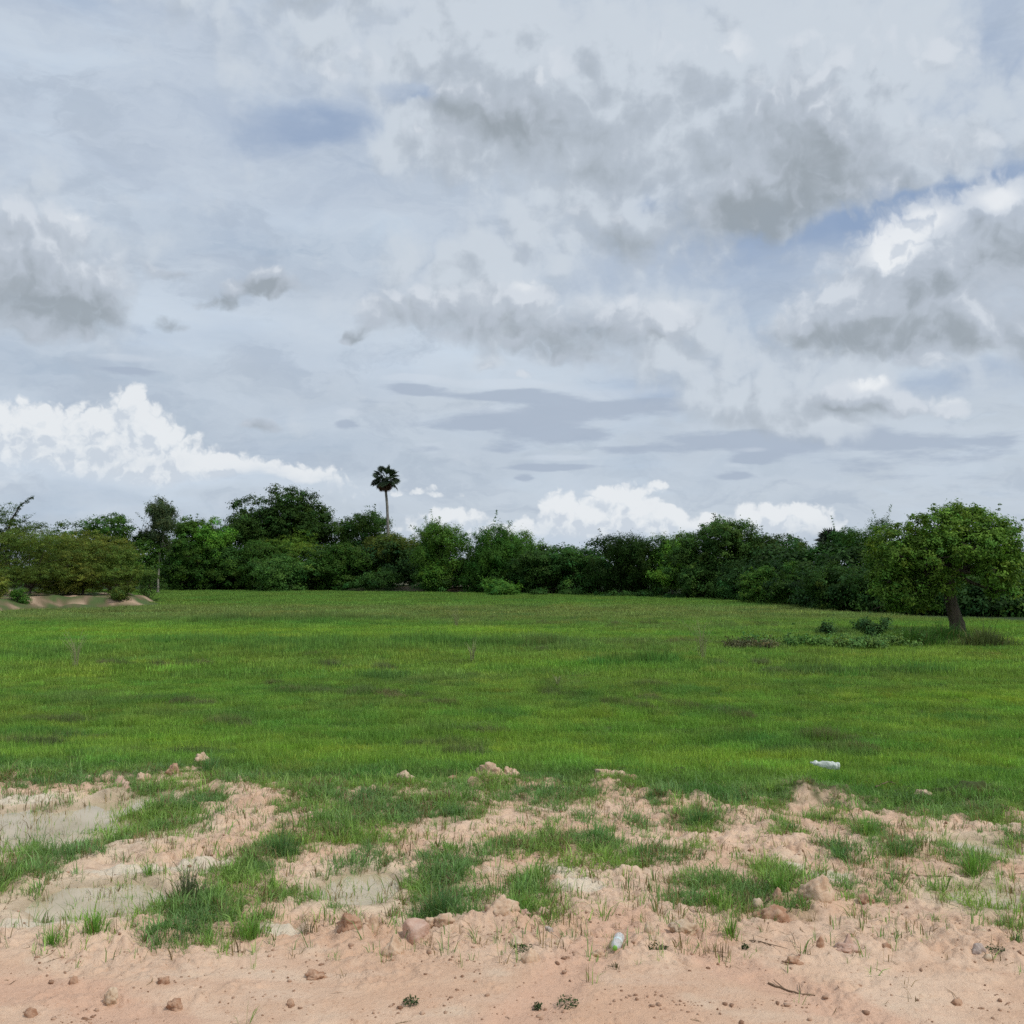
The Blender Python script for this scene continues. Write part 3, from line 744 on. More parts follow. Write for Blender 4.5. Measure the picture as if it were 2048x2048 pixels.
for i in range(5):
    n = 5
    r_ = np.abs(rg.normal(0, 0.02, n)); a_ = rg.uniform(0, 6.283, n)
    h = 0.062 * rg.lognormal(0, 0.45, n).clip(.4, 2.2)
    V, T = blades(rg, r_ * np.cos(a_), r_ * np.sin(a_), h, 0.0042 * rg.uniform(.6, 1.3, n), np.abs(rg.normal(.4, .3, n)).clip(0, 1.2), a_, -0.01)
    WISP.append(src('wisp', V, T, np.repeat(rg.lognormal(0, 0.25, n), 5), M_GRASS))

def gn_tree():
    g = bpy.data.node_groups.new('scatter', 'GeometryNodeTree')
    g.interface.new_socket('Geometry', in_out='INPUT', socket_type='NodeSocketGeometry')
    g.interface.new_socket('Geometry', in_out='OUTPUT', socket_type='NodeSocketGeometry')
    N, L = g.nodes, g.links
    gi = N.new('NodeGroupInput'); go = N.new('NodeGroupOutput')
    ci = N.new('GeometryNodeCollectionInfo'); ci.inputs['Collection'].default_value = SRC
    ci.inputs['Separate Children'].default_value = True; ci.inputs['Reset Children'].default_value = True
    ip = N.new('GeometryNodeInstanceOnPoints'); ip.inputs['Pick Instance'].default_value = True
    def na(name, typ):
        a = N.new('GeometryNodeInputNamedAttribute'); a.data_type = typ; a.inputs['Name'].default_value = name
        return a.outputs['Attribute']
    er = N.new('FunctionNodeEulerToRotation')
    L.new(gi.outputs[0], ip.inputs['Points']); L.new(ci.outputs[0], ip.inputs['Instance'])
    L.new(na('idx', 'INT'), ip.inputs['Instance Index'])
    L.new(na('rot', 'FLOAT_VECTOR'), er.inputs[0]); L.new(er.outputs[0], ip.inputs['Rotation'])
    L.new(na('scl', 'FLOAT_VECTOR'), ip.inputs['Scale'])
    L.new(ip.outputs[0], go.inputs[0])
    return g
GN = gn_tree()

def scatter(name, P, idx, rot, scl, tint, label, cat):
    n = len(P)
    me = bpy.data.meshes.new(name)
    me.vertices.add(n); me.vertices.foreach_set('co', np.ascontiguousarray(P, np.float32).ravel())
    a = me.attributes.new('idx', 'INT', 'POINT'); a.data.foreach_set('value', np.ascontiguousarray(idx, np.int32))
    a = me.attributes.new('rot', 'FLOAT_VECTOR', 'POINT'); a.data.foreach_set('vector', np.ascontiguousarray(rot, np.float32).ravel())
    a = me.attributes.new('scl', 'FLOAT_VECTOR', 'POINT'); a.data.foreach_set('vector', np.ascontiguousarray(scl, np.float32).ravel())
    t4 = np.concatenate([tint, np.ones((n, 1))], 1)
    a = me.attributes.new('tint', 'FLOAT_COLOR', 'POINT'); a.data.foreach_set('color', np.ascontiguousarray(t4, np.float32).ravel())
    o = link(name, me)
    md = o.modifiers.new('scatter', 'NODES'); md.node_group = GN
    tag(o, label, cat, kind='stuff')
    return o

# colour of the field grass at a place
def band(px, py, rx, ry):
    return ell(px, py, rx, ry, ZF)
DARK_STRIPS = [band(*b) for b in [(420, 1290, 170, 12), (620, 1293, 150, 14), (850, 1290, 220, 13), (1000, 1295, 150, 12), (60, 1310, 120, 14), (560, 1245, 220, 7), (760, 1360, 130, 10), (1180, 1400, 90, 12), (1290, 1330, 120, 6), (1700, 1345, 260, 5), (620, 1385, 150, 12), (1340, 1385, 130, 8), (480, 1430, 90, 8), (1600, 1370, 90, 8), (1420, 1430, 160, 10), (1000, 1430, 90, 8), (300, 1400, 160, 10), (90, 1475, 130, 10), (750, 1480, 120, 8), (1660, 1500, 120, 10), (450, 1350, 180, 8), (1520, 1480, 140, 10), (1900, 1440, 160, 9)]]
BROWN = [band(*b) for b in [(1180, 1290, 150, 12), (1330, 1293, 160, 14), (1500, 1292, 130, 14), (1160, 1248, 120, 6), (1350, 1258, 160, 8), (1500, 1253, 200, 7), (880, 1360, 130, 12), (1120, 1370, 60, 10), (740, 1410, 90, 7), (640, 1383, 60, 5), (900, 1505, 70, 9), (880, 1460, 60, 8), (150, 1400, 120, 10), (280, 1430, 70, 8), (940, 1245, 80, 7), (1700, 1265, 250, 10), (1670, 1505, 80, 10), (50, 1500, 130, 10), (330, 1540, 120, 8), (1280, 1375, 60, 5), (600, 1240, 300, 4), (1560, 1348, 220, 3), (440, 1440, 50, 5)]]
YELL = [band(*b) for b in [(400, 1265, 400, 8), (700, 1272, 300, 5), (1000, 1265, 200, 6), (900, 1480, 420, 16), (300, 1490, 330, 14), (1080, 1510, 250, 12), (600, 1520, 260, 12), (1900, 1400, 170, 12), (1250, 1440, 200, 10), (1480, 1530, 120, 14), (1100, 1330, 120, 6), (1900, 1270, 120, 6), (300, 1350, 300, 10), (1950, 1530, 150, 12)]]
def egauss(x, y, L, wig):
    m = np.zeros(np.shape(x))
    for (cx, cy, a, b) in L:
        m = np.maximum(m, np.exp(-(((x - cx) / a) ** 2 + ((y - cy) / b) ** 2)))
    return np.clip(m * (1 + 1.2 * wig), 0, 1)

def field_tint(x, y):
    n1 = fbm(x / 5.0, y / 2.6, 201, 4); n2 = fbm(x / 1.1, y / 0.8, 202, 3); n3 = fbm(x / 14, y / 6, 203, 3)
    r = np.hypot(x, y)
    c = lerp((0.165, 0.325, 0.056), (0.230, 0.385, 0.058), sst(-0.35, 0.35, n1))
    c = lerp(c, (0.115, 0.255, 0.048), 0.55 * sst(0.05, 0.4, n2))
    n4 = fbm(x / 0.55, y / 0.30, 205, 3); n6 = fbm(x / 2.6 + 0.5 * n2, y / 0.55, 206, 3)
    midz = sst(17, 22, r) * sst(46, 36, r)
    c = lerp(c, (0.205, 0.300, 0.055), 0.60 * midz * sst(-0.3, 0.2, n3))
    c = lerp(c, (0.100, 0.185, 0.044), 0.50 * sst(0.10, 0.42, n4) * sst(45, 25, r))
    c = lerp(c, (0.135, 0.195, 0.055), 0.45 * sst(0.12, 0.42, n6) * sst(60, 40, r))
    farz = sst(48, 58, y)
    c = lerp(c, (0.145, 0.265, 0.050), farz)
    c = lerp(c, (0.205, 0.270, 0.080), farz * sst(82, 72, y) * sst(50, 60, y) * 0.85)
    c = lerp(c, (0.290, 0.430, 0.045), 0.45 * egauss(x, y, YELL, n2))
    dk = egauss(x, y, DARK_STRIPS, n2 * 1.6)
    c = lerp(c, (0.090, 0.220, 0.052), 0.65 * dk)
    br = egauss(x, y, BROWN, n2 * 1.8)
    c = lerp(c, (0.185, 0.235, 0.085), 0.5 * br)
    edge = sst(1.6, 0.2, y - yb(x) + 0.6 * n2)
    c = lerp(c, (0.115, 0.220, 0.060), 0.6 * edge)
    c = c * np.array([1.10, 1.06, 1.18])
    return c, dk, br

def build_field():
    rng = np.random.default_rng(21)
    P = []; I = []; Sx = []; 
    def zone(d0, d1, cell, ids, sc):
        xs = np.arange(-d1 * 0.60 - 4, d1 * 0.60 + 4, cell); ys = np.arange(d0 - 1, d1, cell)
        X, Y = np.meshgrid(xs, ys); x = X.ravel() + rng.uniform(-.5, .5, X.size) * cell; y = Y.ravel() + rng.uniform(-.5, .5, X.size) * cell
        r = np.hypot(x, y)
        k = (np.abs(x) < y * 0.58 + 3.5) & (y >= d0) & (y < d1)
        x, y, r = x[k], y[k], r[k]
        inside = (r < edge_d(x, y) - 0.3 + fbm(x / 3, y / 3, 5, 2) * 1.5) & (bank_q(x, y) > 1.10)
        e = y - yb(x) + 0.55 * fbm(x / 0.7, y / 0.7, 33, 3)
        inside &= (e > 0.0)
        x, y = x[inside], y[inside]
        P.append(np.stack([x, y], 1)); I.append(rng.choice(ids, len(x))); Sx.append(np.full(len(x), sc))
    zone(9.0, 26, 0.33, LOD_A, 1.0)
    zone(26, 60, 0.72, LOD_B, 1.0)
    zone(60, 150, 1.7, LOD_C, 1.0)
    P = np.concatenate(P); I = np.concatenate(I); Sx = np.concatenate(Sx)
    x, y = P.T
    c, dk, br = field_tint(x, y)
    LN = [(1480, 1345, 1930, 1348, 3), (480, 1368, 560, 1372, 2), (560, 1384, 860, 1392, 4), (650, 1384, 800, 1394, 5), (1260, 1372, 1330, 1376, 3), (820, 1405, 900, 1412, 3), (560, 1240, 1000, 1238, 2), (1080, 1246, 1180, 1248, 3), (1040, 1300, 1090, 1302, 3), (1160, 1288, 1620, 1292, 7), (820, 1495, 940, 1500, 7), (1640, 1498, 1740, 1505, 6), (130, 1478, 220, 1480, 4), (560, 1310, 640, 1312, 3), (1220, 1250, 1560, 1254, 4), (860, 1352, 1000, 1362, 9), (1100, 1388, 1300, 1420, 6), (1280, 1400, 1500, 1440, 6), (300, 1400, 420, 1410, 4), (60, 1440, 200, 1445, 4), (430, 1450, 520, 1455, 4), (920, 1462, 990, 1466, 4), (1560, 1478, 1700, 1482, 4), (1420, 1330, 1560, 1334, 3), (200, 1330, 420, 1334, 3), (640, 1336, 800, 1340, 3), (0, 1500, 110, 1504, 5), (340, 1530, 420, 1536, 5), (880, 1530, 960, 1536, 5)]
    ex = []
    for (ax, ay, bx, by, wv) in LN:
        m_ = int(abs(bx - ax) * (.40 if ay < 1330 else .16))
        u = rng.uniform(0, 1, m_)
        keep = fbm(u * abs(bx - ax) / 60, np.full(m_, ay * 1.0), 77, 3) > -.12
        u = u[keep]
        px_, py_ = ax + (bx - ax) * u, ay + (by - ay) * u + rng.normal(0, min(wv, 4) * .5, len(u)) + 7 * fbm(u * abs(bx - ax) / 45, np.full(len(u), ay * 1.0), 78, 2)
        ex.append(np.array([G(p_, q_, ZF) for p_, q_ in zip(px_, py_)]))
    ex = np.concatenate(ex)
    ex = ex[ex[:, 1] > yb(ex[:, 0]) + .4]
    ne = len(ex)
    tc = lerp((.215, .20, .115), (.13, .21, .06), rng.random(ne) ** .7)
    P = np.concatenate([P, ex]); I = np.concatenate([I, rng.choice(LOD_A, ne)]); Sx = np.concatenate([Sx, .45 + .5 * rng.random(ne)])
    c = np.concatenate([c, tc]); dk = np.concatenate([dk, np.full(ne, .3)]); br = np.concatenate([br, np.full(ne, 1.6)])
    x, y = P.T
    hh = (0.50 + 0.95 * sst(-0.45, 0.45, fbm(x / 0.9, y / 0.7, 44, 4))) * (1 + 1.1 * dk * sst(26, 30, y) + 0.2 * dk) * (1 + 0.35 * br)
    hh = hh * (0.6 + 0.4 * sst(0.0, 1.5, y - yb(x)))
    z = height(x, y)
    n = len(x)
    rot = np.stack([np.zeros(n), np.zeros(n), rng.uniform(0, 6.283, n)], 1)
    scl = np.stack([Sx, Sx, Sx * hh], 1)
    scatter('grass', np.stack([x, y, z], 1), I, rot, scl, c * rng.lognormal(0, 0.12, (n, 1)) * np.stack([rng.lognormal(0, .09, n), np.ones(n), np.ones(n)], 1), 'green grass covering the level field up to the trees', 'grass')

def build_sparse():
    rng = np.random.default_rng(22)
    n0 = 90000
    y = 4.3 + rng.uniform(0, 1, n0) ** 0.8 * 9.2
    x = rng.uniform(-1, 1, n0) * (y * 0.56 + 0.8)
    gm = grass_mask(x, y)
    nz = fbm(x / 0.45, y / 0.45, 301, 4)
    nz2 = fbm(x / 0.16, y / 0.16, 302, 3)
    dens = sst(0.05, 1.15, gm * 1.0 + 0.70 * nz + 0.75 * nz2)
    k = (rng.uniform(0, 1, n0) < 0.50 * dens) & (gm > 0.12) & (y - yb(x) < 0.6)
    ed = (np.abs(y - yb(x) + 0.1) < 0.45) & (nz + 0.5 * nz2 > 0.0) & (rng.uniform(0, 1, n0) < 0.5)
    k = k | ed
    spr = 0.30 * sst(6.1, 7.3, y) * sst(-0.35, 0.45, nz + 0.6 * nz2) + 0.0012 * (y > 5.4) + 0.10 * sst(1.3, 0.9, pud_q(x, y)) * sst(-0.2, 0.3, nz)
    k2 = (~k) & (rng.uniform(0, 1, n0) < spr) & (y - yb(x) < 0)
    xa, ya, xb, yb_ = x[k], y[k], x[k2], y[k2]
    xs = np.concatenate([xa, xb]); ys = np.concatenate([ya, yb_])
    na, nb = len(xa), len(xb)
    print('sparse tufts', na, nb)
    idx = np.concatenate([rng.choice(TUFT, na), rng.choice(WISP, nb)])
    s = np.concatenate([rng.lognormal(-0.25, 0.35, na) * (0.75 + 0.45 * np.clip(gm[k], 0, 1)), 0.45 + 0.8 * rng.random(nb)])
    n = na + nb
    hue = fbm(xs / 0.8, ys / 0.8, 305, 3)
    c = lerp((0.175, 0.305, 0.112), (0.260, 0.395, 0.100), sst(-0.3, 0.4, hue))
    dry = rng.random(n) < np.concatenate([np.full(na, .10), np.full(nb, .35)])
    c[dry] = (0.24, 0.18, 0.10)
    z = height(xs, ys)
    rot = np.stack([rng.normal(0, .1, n), rng.normal(0, .1, n), rng.uniform(0, 6.283, n)], 1)
    s = s.clip(.3, 1.7)
    scl = np.stack([s * 1.25, s * 1.25, s * rng.uniform(.8, 1.3, n)], 1)
    scatter('sparse_grass', np.stack([xs, ys, z], 1), idx, rot, scl, c * rng.lognormal(0, 0.15, (n, 1)), 'short scattered grass in patches on the bare pink soil', 'grass')

build_field()
build_sparse()

# ================================================================== TREES
def leaf_quads(rng, pos, nrm, ln, wd, axis=None):
    n = len(pos)
    nrm = nrm / (np.linalg.norm(nrm, axis=1)[:, None] + 1e-9)
    if axis is None:
        axis = rng.normal(0, 1, (n, 3))
    a = axis - nrm * (axis * nrm).sum(1)[:, None]
    a /= np.linalg.norm(a, axis=1)[:, None] + 1e-9
    b = np.cross(nrm, a)
    ln = np.asarray(ln).reshape(-1, 1) * np.ones((n, 1)); wd = np.asarray(wd).reshape(-1, 1) * np.ones((n, 1))
    V = np.stack([pos - a * ln / 2, pos + b * wd / 2 - nrm * wd * .12 - a * ln * .08, pos + a * ln / 2, pos - b * wd / 2 - nrm * wd * .12 - a * ln * .08], 1)
    return V.reshape(-1, 3), np.arange(n * 4).reshape(-1, 4)

KIND = {  # leaf length, width, clump radius, leaves per clump, flatten, clump spacing factor
    'broad':   dict(ln=.25, wd=.13, cr=.56, per=54, flat=.6, dens=1.0, up=.7, shell=.55),
    'bushy':   dict(ln=.21, wd=.11, cr=.46, per=46, flat=.7, dens=1.1, up=.6, shell=.5),
    'feather': dict(ln=.36, wd=.08, cr=.52, per=46, flat=1.1, dens=1.0, up=.45, shell=.5),
    'acacia':  dict(ln=.22, wd=.07, cr=.50, per=30, flat=.42, dens=.9, up=.6, shell=.35),
    'airy':    dict(ln=.26, wd=.08, cr=.40, per=26, flat=1.2, dens=.8, up=.2, shell=.2),
}
def crown(rng, lobes, kind, tint, size=1.0, dens=1.0, sprays=10, spray_len=0.9, tvar=0.22):
    k = KIND[kind]
    lobes = np.asarray(lobes, float)              # x y z rx ry rz
    area = (lobes[:, 3] * lobes[:, 5] + lobes[:, 4] * lobes[:, 5] + lobes[:, 3] * lobes[:, 4])
    cr = k['cr'] * size
    ncl = int(dens * k['dens'] * 3.4 * area.sum() / (cr * cr) / 3 + 8)
    li = rng.choice(len(lobes), ncl, p=area / area.sum())
    d = rng.normal(0, 1, (ncl, 3)); d[:, 2] = d[:, 2] * 0.9 + 0.25
    d /= np.linalg.norm(d, axis=1)[:, None]
    rad = k['shell'] + (1.05 - k['shell']) * rng.uniform(0, 1, ncl) ** 0.55
    C = lobes[li, :3] + d * lobes[li, 3:] * rad[:, None]
    out = d.copy()
    # sprays: twigs that stick out of the outline
    if sprays:
        j = rng.integers(0, ncl, sprays)
        for q in j:
            L = spray_len * rng.uniform(.3, 1.0); m = max(3, int(L / (cr * .22)))
            dr = out[q] * 0.8 + np.array([0, 0, .75]) + rng.normal(0, .25, 3)
            if kind == 'acacia': dr = out[q] * [1, 1, .3] + np.array([0, 0, .35]) + rng.normal(0, .2, 3)
            tt = np.linspace(-.45, 1, m)[:, None] * L
            C = np.concatenate([C, lobes[li[q], :3] + out[q] * lobes[li[q], 3:] + dr * tt]); out = np.concatenate([out, np.repeat(out[q][None], m, 0)])
    ncl2 = len(C)
    per = np.full(ncl2, k['per']); per[ncl:] = max(5, k['per'] // 6)
    crr = np.full(ncl2, cr) * rng.uniform(.6, 1.35, ncl2); crr[ncl:] *= .36
    ci = np.repeat(np.arange(ncl2), per)
    n = len(ci)
    off = rng.normal(0, .5, (n, 3)) * crr[ci][:, None]; off[:, 2] *= k['flat']
    P = C[ci] + off
    N = out[ci] * .6 + off / (crr[ci][:, None] + 1e-6) * .9 + rng.normal(0, .45, (n, 3)); N[:, 2] += k['up']
    axis = None
    if kind in ('feather', 'airy'):
        axis = rng.normal(0, .6, (n, 3)) + out[ci] * .7; axis[:, 2] -= .5
    ln = k['ln'] * size * rng.uniform(.65, 1.3, n); wd = k['wd'] * size * rng.uniform(.7, 1.25, n)
    V, Q = leaf_quads(rng, P, N, ln, wd, axis)
    cc = rng.lognormal(0, tvar, ncl2)[ci] * rng.lognormal(0, .16, n)
    hue = rng.normal(0, .10, ncl2)[ci]
    T = np.asarray(tint)[None, :] * cc[:, None] * np.stack([1 + 1.1 * hue, np.ones(n), 1 - .8 * hue], 1).clip(.3, 2)
    return V, Q, np.repeat(T.clip(.004, .5), 4, 0)

def limbs(mb, rng, base, lobes, r0, fork, lean=(0, 0), nmax=9, sides=7):
    base = np.array(base, float)
    top = base + np.array([lean[0], lean[1], fork])
    m = 7
    s = np.linspace(0, 1, m)[:, None]
    pts = base + (top - base) * s + rng.normal(0, r0 * .25, (m, 3)) * np.sin(s * math.pi)
    rad = r0 * (1.35 - .25 * np.minimum(1, s[:, 0] * 4) - .35 * s[:, 0])
    mb.tube(pts, rad, sides + 2, .05, rng)
    for L in lobes[:nmax]:
        tgt = np.array(L[:3]) + rng.normal(0, .15, 3)
        mid = top * .5 + tgt * .5 + np.array([0, 0, -.08 * np.linalg.norm(tgt - top)]) + rng.normal(0, .12, 3)
        s = np.linspace(0, 1, 8)[:, None]
        p = (1 - s) ** 2 * top + 2 * s * (1 - s) * mid + s * s * tgt
        mb.tube(p, r0 * .55 * (1 - .85 * s[:, 0]), sides - 1)
        for q in range(2):
            i = rng.integers(3, 7); e = p[i] + rng.normal(0, 1, 3) * np.array(L[3:]) * .7
            mb.tube(np.linspace(p[i], e, 4), np.linspace(r0 * .2, r0 * .05, 4), 5)

HUES = {
    'dark':   (0.034, 0.080, 0.022), 'mid': (0.050, 0.118, 0.026), 'blue': (0.034, 0.092, 0.027), 'yellow': (0.085, 0.165, 0.032),
    'olive':  (0.086, 0.136, 0.036), 'fresh': (0.068, 0.165, 0.030), 'grey': (0.085, 0.120, 0.072), 'brown': (0.042, 0.088, 0.026)}

def auto_lobes(rng, w, h, low, kind, n=None):
    """lobes of a crown of width w from height low*h up to h"""
    rx = w / 2
    out = []
    n = n or int(9 + w * 1.1)
    cz = h * (low + 1) / 2; rz = h * (1 - low) / 2
    for i in range(n):
        a = rng.uniform(0, 6.283); rr = rng.uniform(0, .8) ** .6; zz = rng.uniform(-.85, .62)
        k = math.sqrt(max(.15, 1 - zz * zz))
        s = rng.uniform(.32, .5)
        out.append((1.08 * rx * rr * k * math.cos(a), rx * .8 * rr * k * math.sin(a), cz + rz * zz, rx * s, rx * s, max(rx * .8, rz * .6) * s * (.9 if kind != 'acacia' else .45)))
    out.append((0, 0, h - rz * .42, rx * .45, rx * .45, rz * .40))
    out.append((0, 0, cz, rx * .55, rx * .5, rz * .55))
    return out

TREE_N = [0]
def tree(name, kind, px, top, width, label, hue, dist=None, base=None, low=.08, cat='tree', group=None, dens=1.0, size=None, trunk=None, lobes=None, sprays=12, pale=False, spray_len=None, seed=None, fork=None):
    TREE_N[0] += 1
    rng = np.random.default_rng(seed or 1000 + TREE_N[0])
    if dist is None: dist = (HCAM - ZF) * F / (base - HOR)
    x = (px - 1024) / F * dist; y = dist
    z = hz(x, y) - .05
    ztop = HCAM + (HOR - top) / F * dist
    h = ztop - z
    w = width / F * dist * (1.22 if kind != 'airy' else 1.0)
    e = empty(name, (x, y, z))
    tag(e, label, cat, group)
    L = lobes if lobes is not None else auto_lobes(rng, w, h * .97, low, kind)
    sz = size or max(.55, min(1.35, dist / 120))
    hc = np.array(HUES[hue]) * 1.22 * rng.lognormal(0, .2) * np.array([1.08 * rng.lognormal(0, .07), 1, .72])
    V, Q, T = crown(rng, L, kind, hc, sz, dens, sprays, spray_len or .07 * h + .5)
    link('crown', mesh_np('crown', V, Q, M_LEAF, False, {'tint': T}), e)
    mb = MB()
    r0 = trunk or max(.06, .02 * h)
    limbs(mb, rng, (0, 0, -.2), sorted(L, key=lambda l: -l[3]), r0, fork or max(.4, h * (low + .12)), (rng.normal(0, .1), 0))
    link('trunk', mb.mesh('trunk', M_PALE if pale else M_BARK), e)
    return e

TL = 'trees along the far edge of the field'
# ---- back row, tallest first
tree('tree', 'broad', 592, 972, 165, 'tallest broad dark tree, rising above the others left of the palm', 'dark', dist=146, low=.35, group=TL, sprays=26, dens=1.0)
tree('tree', 'broad', 522, 1012, 100, 'dark tree leaning against the left side of the tallest broad tree', 'dark', dist=146, low=.2, group=TL)
tree('tree', 'broad', 738, 1017, 135, 'dark round tree directly behind the slender palm trunk', 'dark', dist=146, low=.15, group=TL, sprays=22)
tree('tree', 'broad', 222, 1026, 150, 'broad leafy tree rising behind the olive thorn shrubs on the left', 'mid', dist=118, low=.1, group=TL, sprays=18)
tree('tree', 'broad', 385, 1028, 110, 'dense green tree just right of the airy pale trunked tree', 'mid', dist=138, low=.1, group=TL)
tree('tree', 'bushy', 428, 1028, 70, 'light green narrow tree between the airy tree and the tallest broad tree', 'fresh', dist=136, low=.1, group=TL, sprays=16)
tree('tree', 'broad', 478, 1020, 95, 'dark mid height tree left of the tallest broad tree', 'dark', dist=142, low=.1, group=TL)
tree('tree', 'broad', 150, 1062, 90, 'low dark tree at the back between two thorn shrubs on the left', 'dark', dist=125, low=.05, group=TL)
tree('airy_tree', 'airy', 318, 986, 78, 'tall airy grey green tree with a thin pale trunk', 'grey', dist=118, low=.42, group=None, pale=True, trunk=.13, sprays=16, dens=2.6, fork=4.0)
# ---- middle of the row
tree('bamboo', 'feather', 875, 1040, 105, 'feathery bamboo clump with a spiky top right of the palm', 'mid', dist=124, low=.03, cat='bamboo', sprays=26, spray_len=1.6)
tree('tree', 'feather', 985, 1044, 130, 'wide drooping feathery tree in the middle of the tree line', 'mid', dist=120, low=.05, group=TL, sprays=22)
tree('tree', 'feather', 1042, 1056, 100, 'feathery tree sloping down to the right beside the wide drooping tree', 'fresh', dist=122, low=.05, group=TL)
tree('tree', 'broad', 1095, 1092, 105, 'low round leafy tree left of the gap in the tree line', 'blue', dist=114, low=.02, group=TL)
tree('tree', 'broad', 1152, 1086, 95, 'rounded dark tree nearest the gap of sky on its left side', 'blue', dist=113, low=.02, group=TL)
tree('tree', 'broad', 1192, 1112, 60, 'small dark tree filling the bottom of the sky gap', 'dark', dist=114, low=.0, group=TL)
tree('tree', 'feather', 1262, 1064, 120, 'dense drooping tree with an upright top right of the sky gap', 'dark', dist=108, low=.03, group=TL, sprays=22)
tree('tree', 'feather', 1322, 1068, 90, 'green drooping tree between the sky gap and the big dark tree', 'mid', dist=107, low=.08, group=TL)
tree('tree', 'feather', 1372, 1060, 80, 'feathery tree touching the left side of the big dark tree', 'fresh', dist=106, low=.1, group=TL)
tree('tree', 'broad', 1452, 1034, 175, 'big broad dark brownish green tree right of the sky gap', 'brown', dist=98, low=.03, group=TL, sprays=34, spray_len=1.1)
tree('tree', 'broad', 1535, 1060, 120, 'dark tree at the right shoulder of the big broad dark tree', 'dark', dist=96, low=.03, group=TL, sprays=18)
tree('tree', 'broad', 1600, 1080, 80, 'open topped tree left of the spiky fan palm', 'brown', dist=90, low=.05, group=TL, sprays=18)
tree('tree', 'bushy', 1690, 1050, 110, 'bluish green tree growing over the spiky fan palm', 'blue', dist=80, low=.02, group=TL, sprays=20)
tree('tree', 'feather', 1762, 1032, 110, 'feathery tree partly hidden behind the left side of the lone field tree', 'mid', dist=76, low=.02, group=TL, sprays=20)
tree('tree', 'broad', 1850, 1060, 130, 'dark tree wholly behind the trunk of the lone field tree', 'dark', dist=70, low=.0, group=TL)
tree('tree', 'broad', 1945, 1060, 120, 'dark tree behind the right half of the lone field tree', 'dark', dist=68, low=.0, group=TL)
tree('tree', 'broad', 2040, 1085, 120, 'dark tree at the right edge of the photo behind the lone tree', 'blue', dist=66, low=.0, group=TL)
# ---- front shrubs
SH = 'shrubs in front of the tree line'
for (px, top, w, b, kd, hue, lab) in [
    (365, 1075, 100, 1182, 'broad', 'mid', 'leafy shrub right of the thin pale trunk at the field edge'),
    (440, 1088, 120, 1181, 'broad', 'blue', 'dark leafy shrub below the light green narrow tree'),
    (520, 1080, 120, 1182, 'broad', 'mid', 'rounded shrub under the left part of the tallest broad tree'),
    (600, 1056, 130, 1181, 'acacia', 'yellow', 'yellowish layered shrub below the tallest broad tree'),
    (575, 1110, 120, 1184, 'broad', 'blue', 'low dark shrub at the foot of the yellowish layered shrub'),
    (670, 1085, 100, 1183, 'bushy', 'mid', 'green shrub halfway between the tallest tree and the palm'),
    (765, 1066, 115, 1184, 'bushy', 'olive', 'olive yellow shrub hiding the foot of the palm'),
    (715, 1110, 80, 1184, 'bushy', 'brown', 'brownish shrub with bare twigs left of the olive shrub'),
    (820, 1085, 80, 1183, 'bushy', 'yellow', 'pale green shrub between the olive shrub and the bamboo'),
    (872, 1118, 66, 1188, 'broad', 'fresh', 'small bright green tree standing in front of the bamboo'),
    (1000, 1160, 56, 1192, 'bushy', 'mid', 'low green bush at the field edge under the wide drooping tree'),
    (965, 1110, 90, 1186, 'feather', 'dark', 'dark hollow shrub beneath the wide drooping tree'),
    (1058, 1115, 70, 1188, 'broad', 'blue', 'dark shrub at the foot of the sloping feathery tree'),
    (1345, 1130, 60, 1195, 'broad', 'fresh', 'small bright leafy tree with a thin bare stem under the drooping trees'),
    (1420, 1120, 100, 1198, 'broad', 'dark', 'very dark shrub at the left foot of the big dark tree'),
    (1530, 1130, 90, 1209, 'broad', 'mid', 'leafy shrub at the right foot of the big dark tree'),
    (1580, 1120, 70, 1213, 'bushy', 'mid', 'green shrub beside the bare earth patch near the fan palm'),
    (1670, 1120, 100, 1221, 'broad', 'dark', 'dark shrub under the spiky fan palm'),
    (1750, 1130, 90, 1226, 'broad', 'dark', 'dark shrub left of the lone tree at the far grass edge'),
    (1850, 1140, 90, 1230, 'broad', 'dark', 'dark shrub seen under the left branches of the lone tree'),
    (1950, 1145, 110, 1231, 'broad', 'mid', 'shrub seen right of the lone tree trunk'),
    (2035, 1150, 80, 1233, 'broad', 'dark', 'dark shrub at the right edge beyond the lone tree')]:
    tree('shrub', kd, px, top, w, lab, hue, base=b - (3.0 if 690 < px < 990 else 1), low=(.4 if 'bare stem' in lab else (.14 if 690 < px < 990 else -.05)), cat='shrub', group=SH, sprays=8, dens=1.15)
# ---- olive thorn shrubs on the earth bank
TH_G = 'thorn shrubs on the earth bank'
tree('thorn_tree', 'acacia', 14, 1000, 120, 'tall thorn tree at the left edge with a branch reaching right', 'brown', dist=86, low=.1, cat='tree', group=TH_G, sprays=24, spray_len=1.5, dens=1.7)
tree('thorn_shrub', 'acacia', 62, 1046, 190, 'large olive thorn shrub nearest the left edge', 'olive', dist=79, low=.02, cat='shrub', group=TH_G, sprays=90, dens=1.35, spray_len=1.3)
tree('thorn_shrub', 'acacia', 168, 1052, 180, 'olive thorn shrub in the middle of the bank', 'olive', dist=82, low=.05, cat='shrub', group=TH_G, sprays=80, dens=1.35, spray_len=1.2)
tree('thorn_shrub', 'acacia', 240, 1082, 110, 'smaller olive thorn shrub at the right end of the bank', 'olive', dist=81, low=.0, cat='shrub', group=TH_G, sprays=50, dens=1.4, spray_len=.9)
tree('thorn_shrub', 'acacia', 115, 1092, 130, 'low olive thorn shrub between the two larger ones', 'olive', dist=88, low=.0, cat='shrub', group=TH_G, sprays=20, dens=1.8)
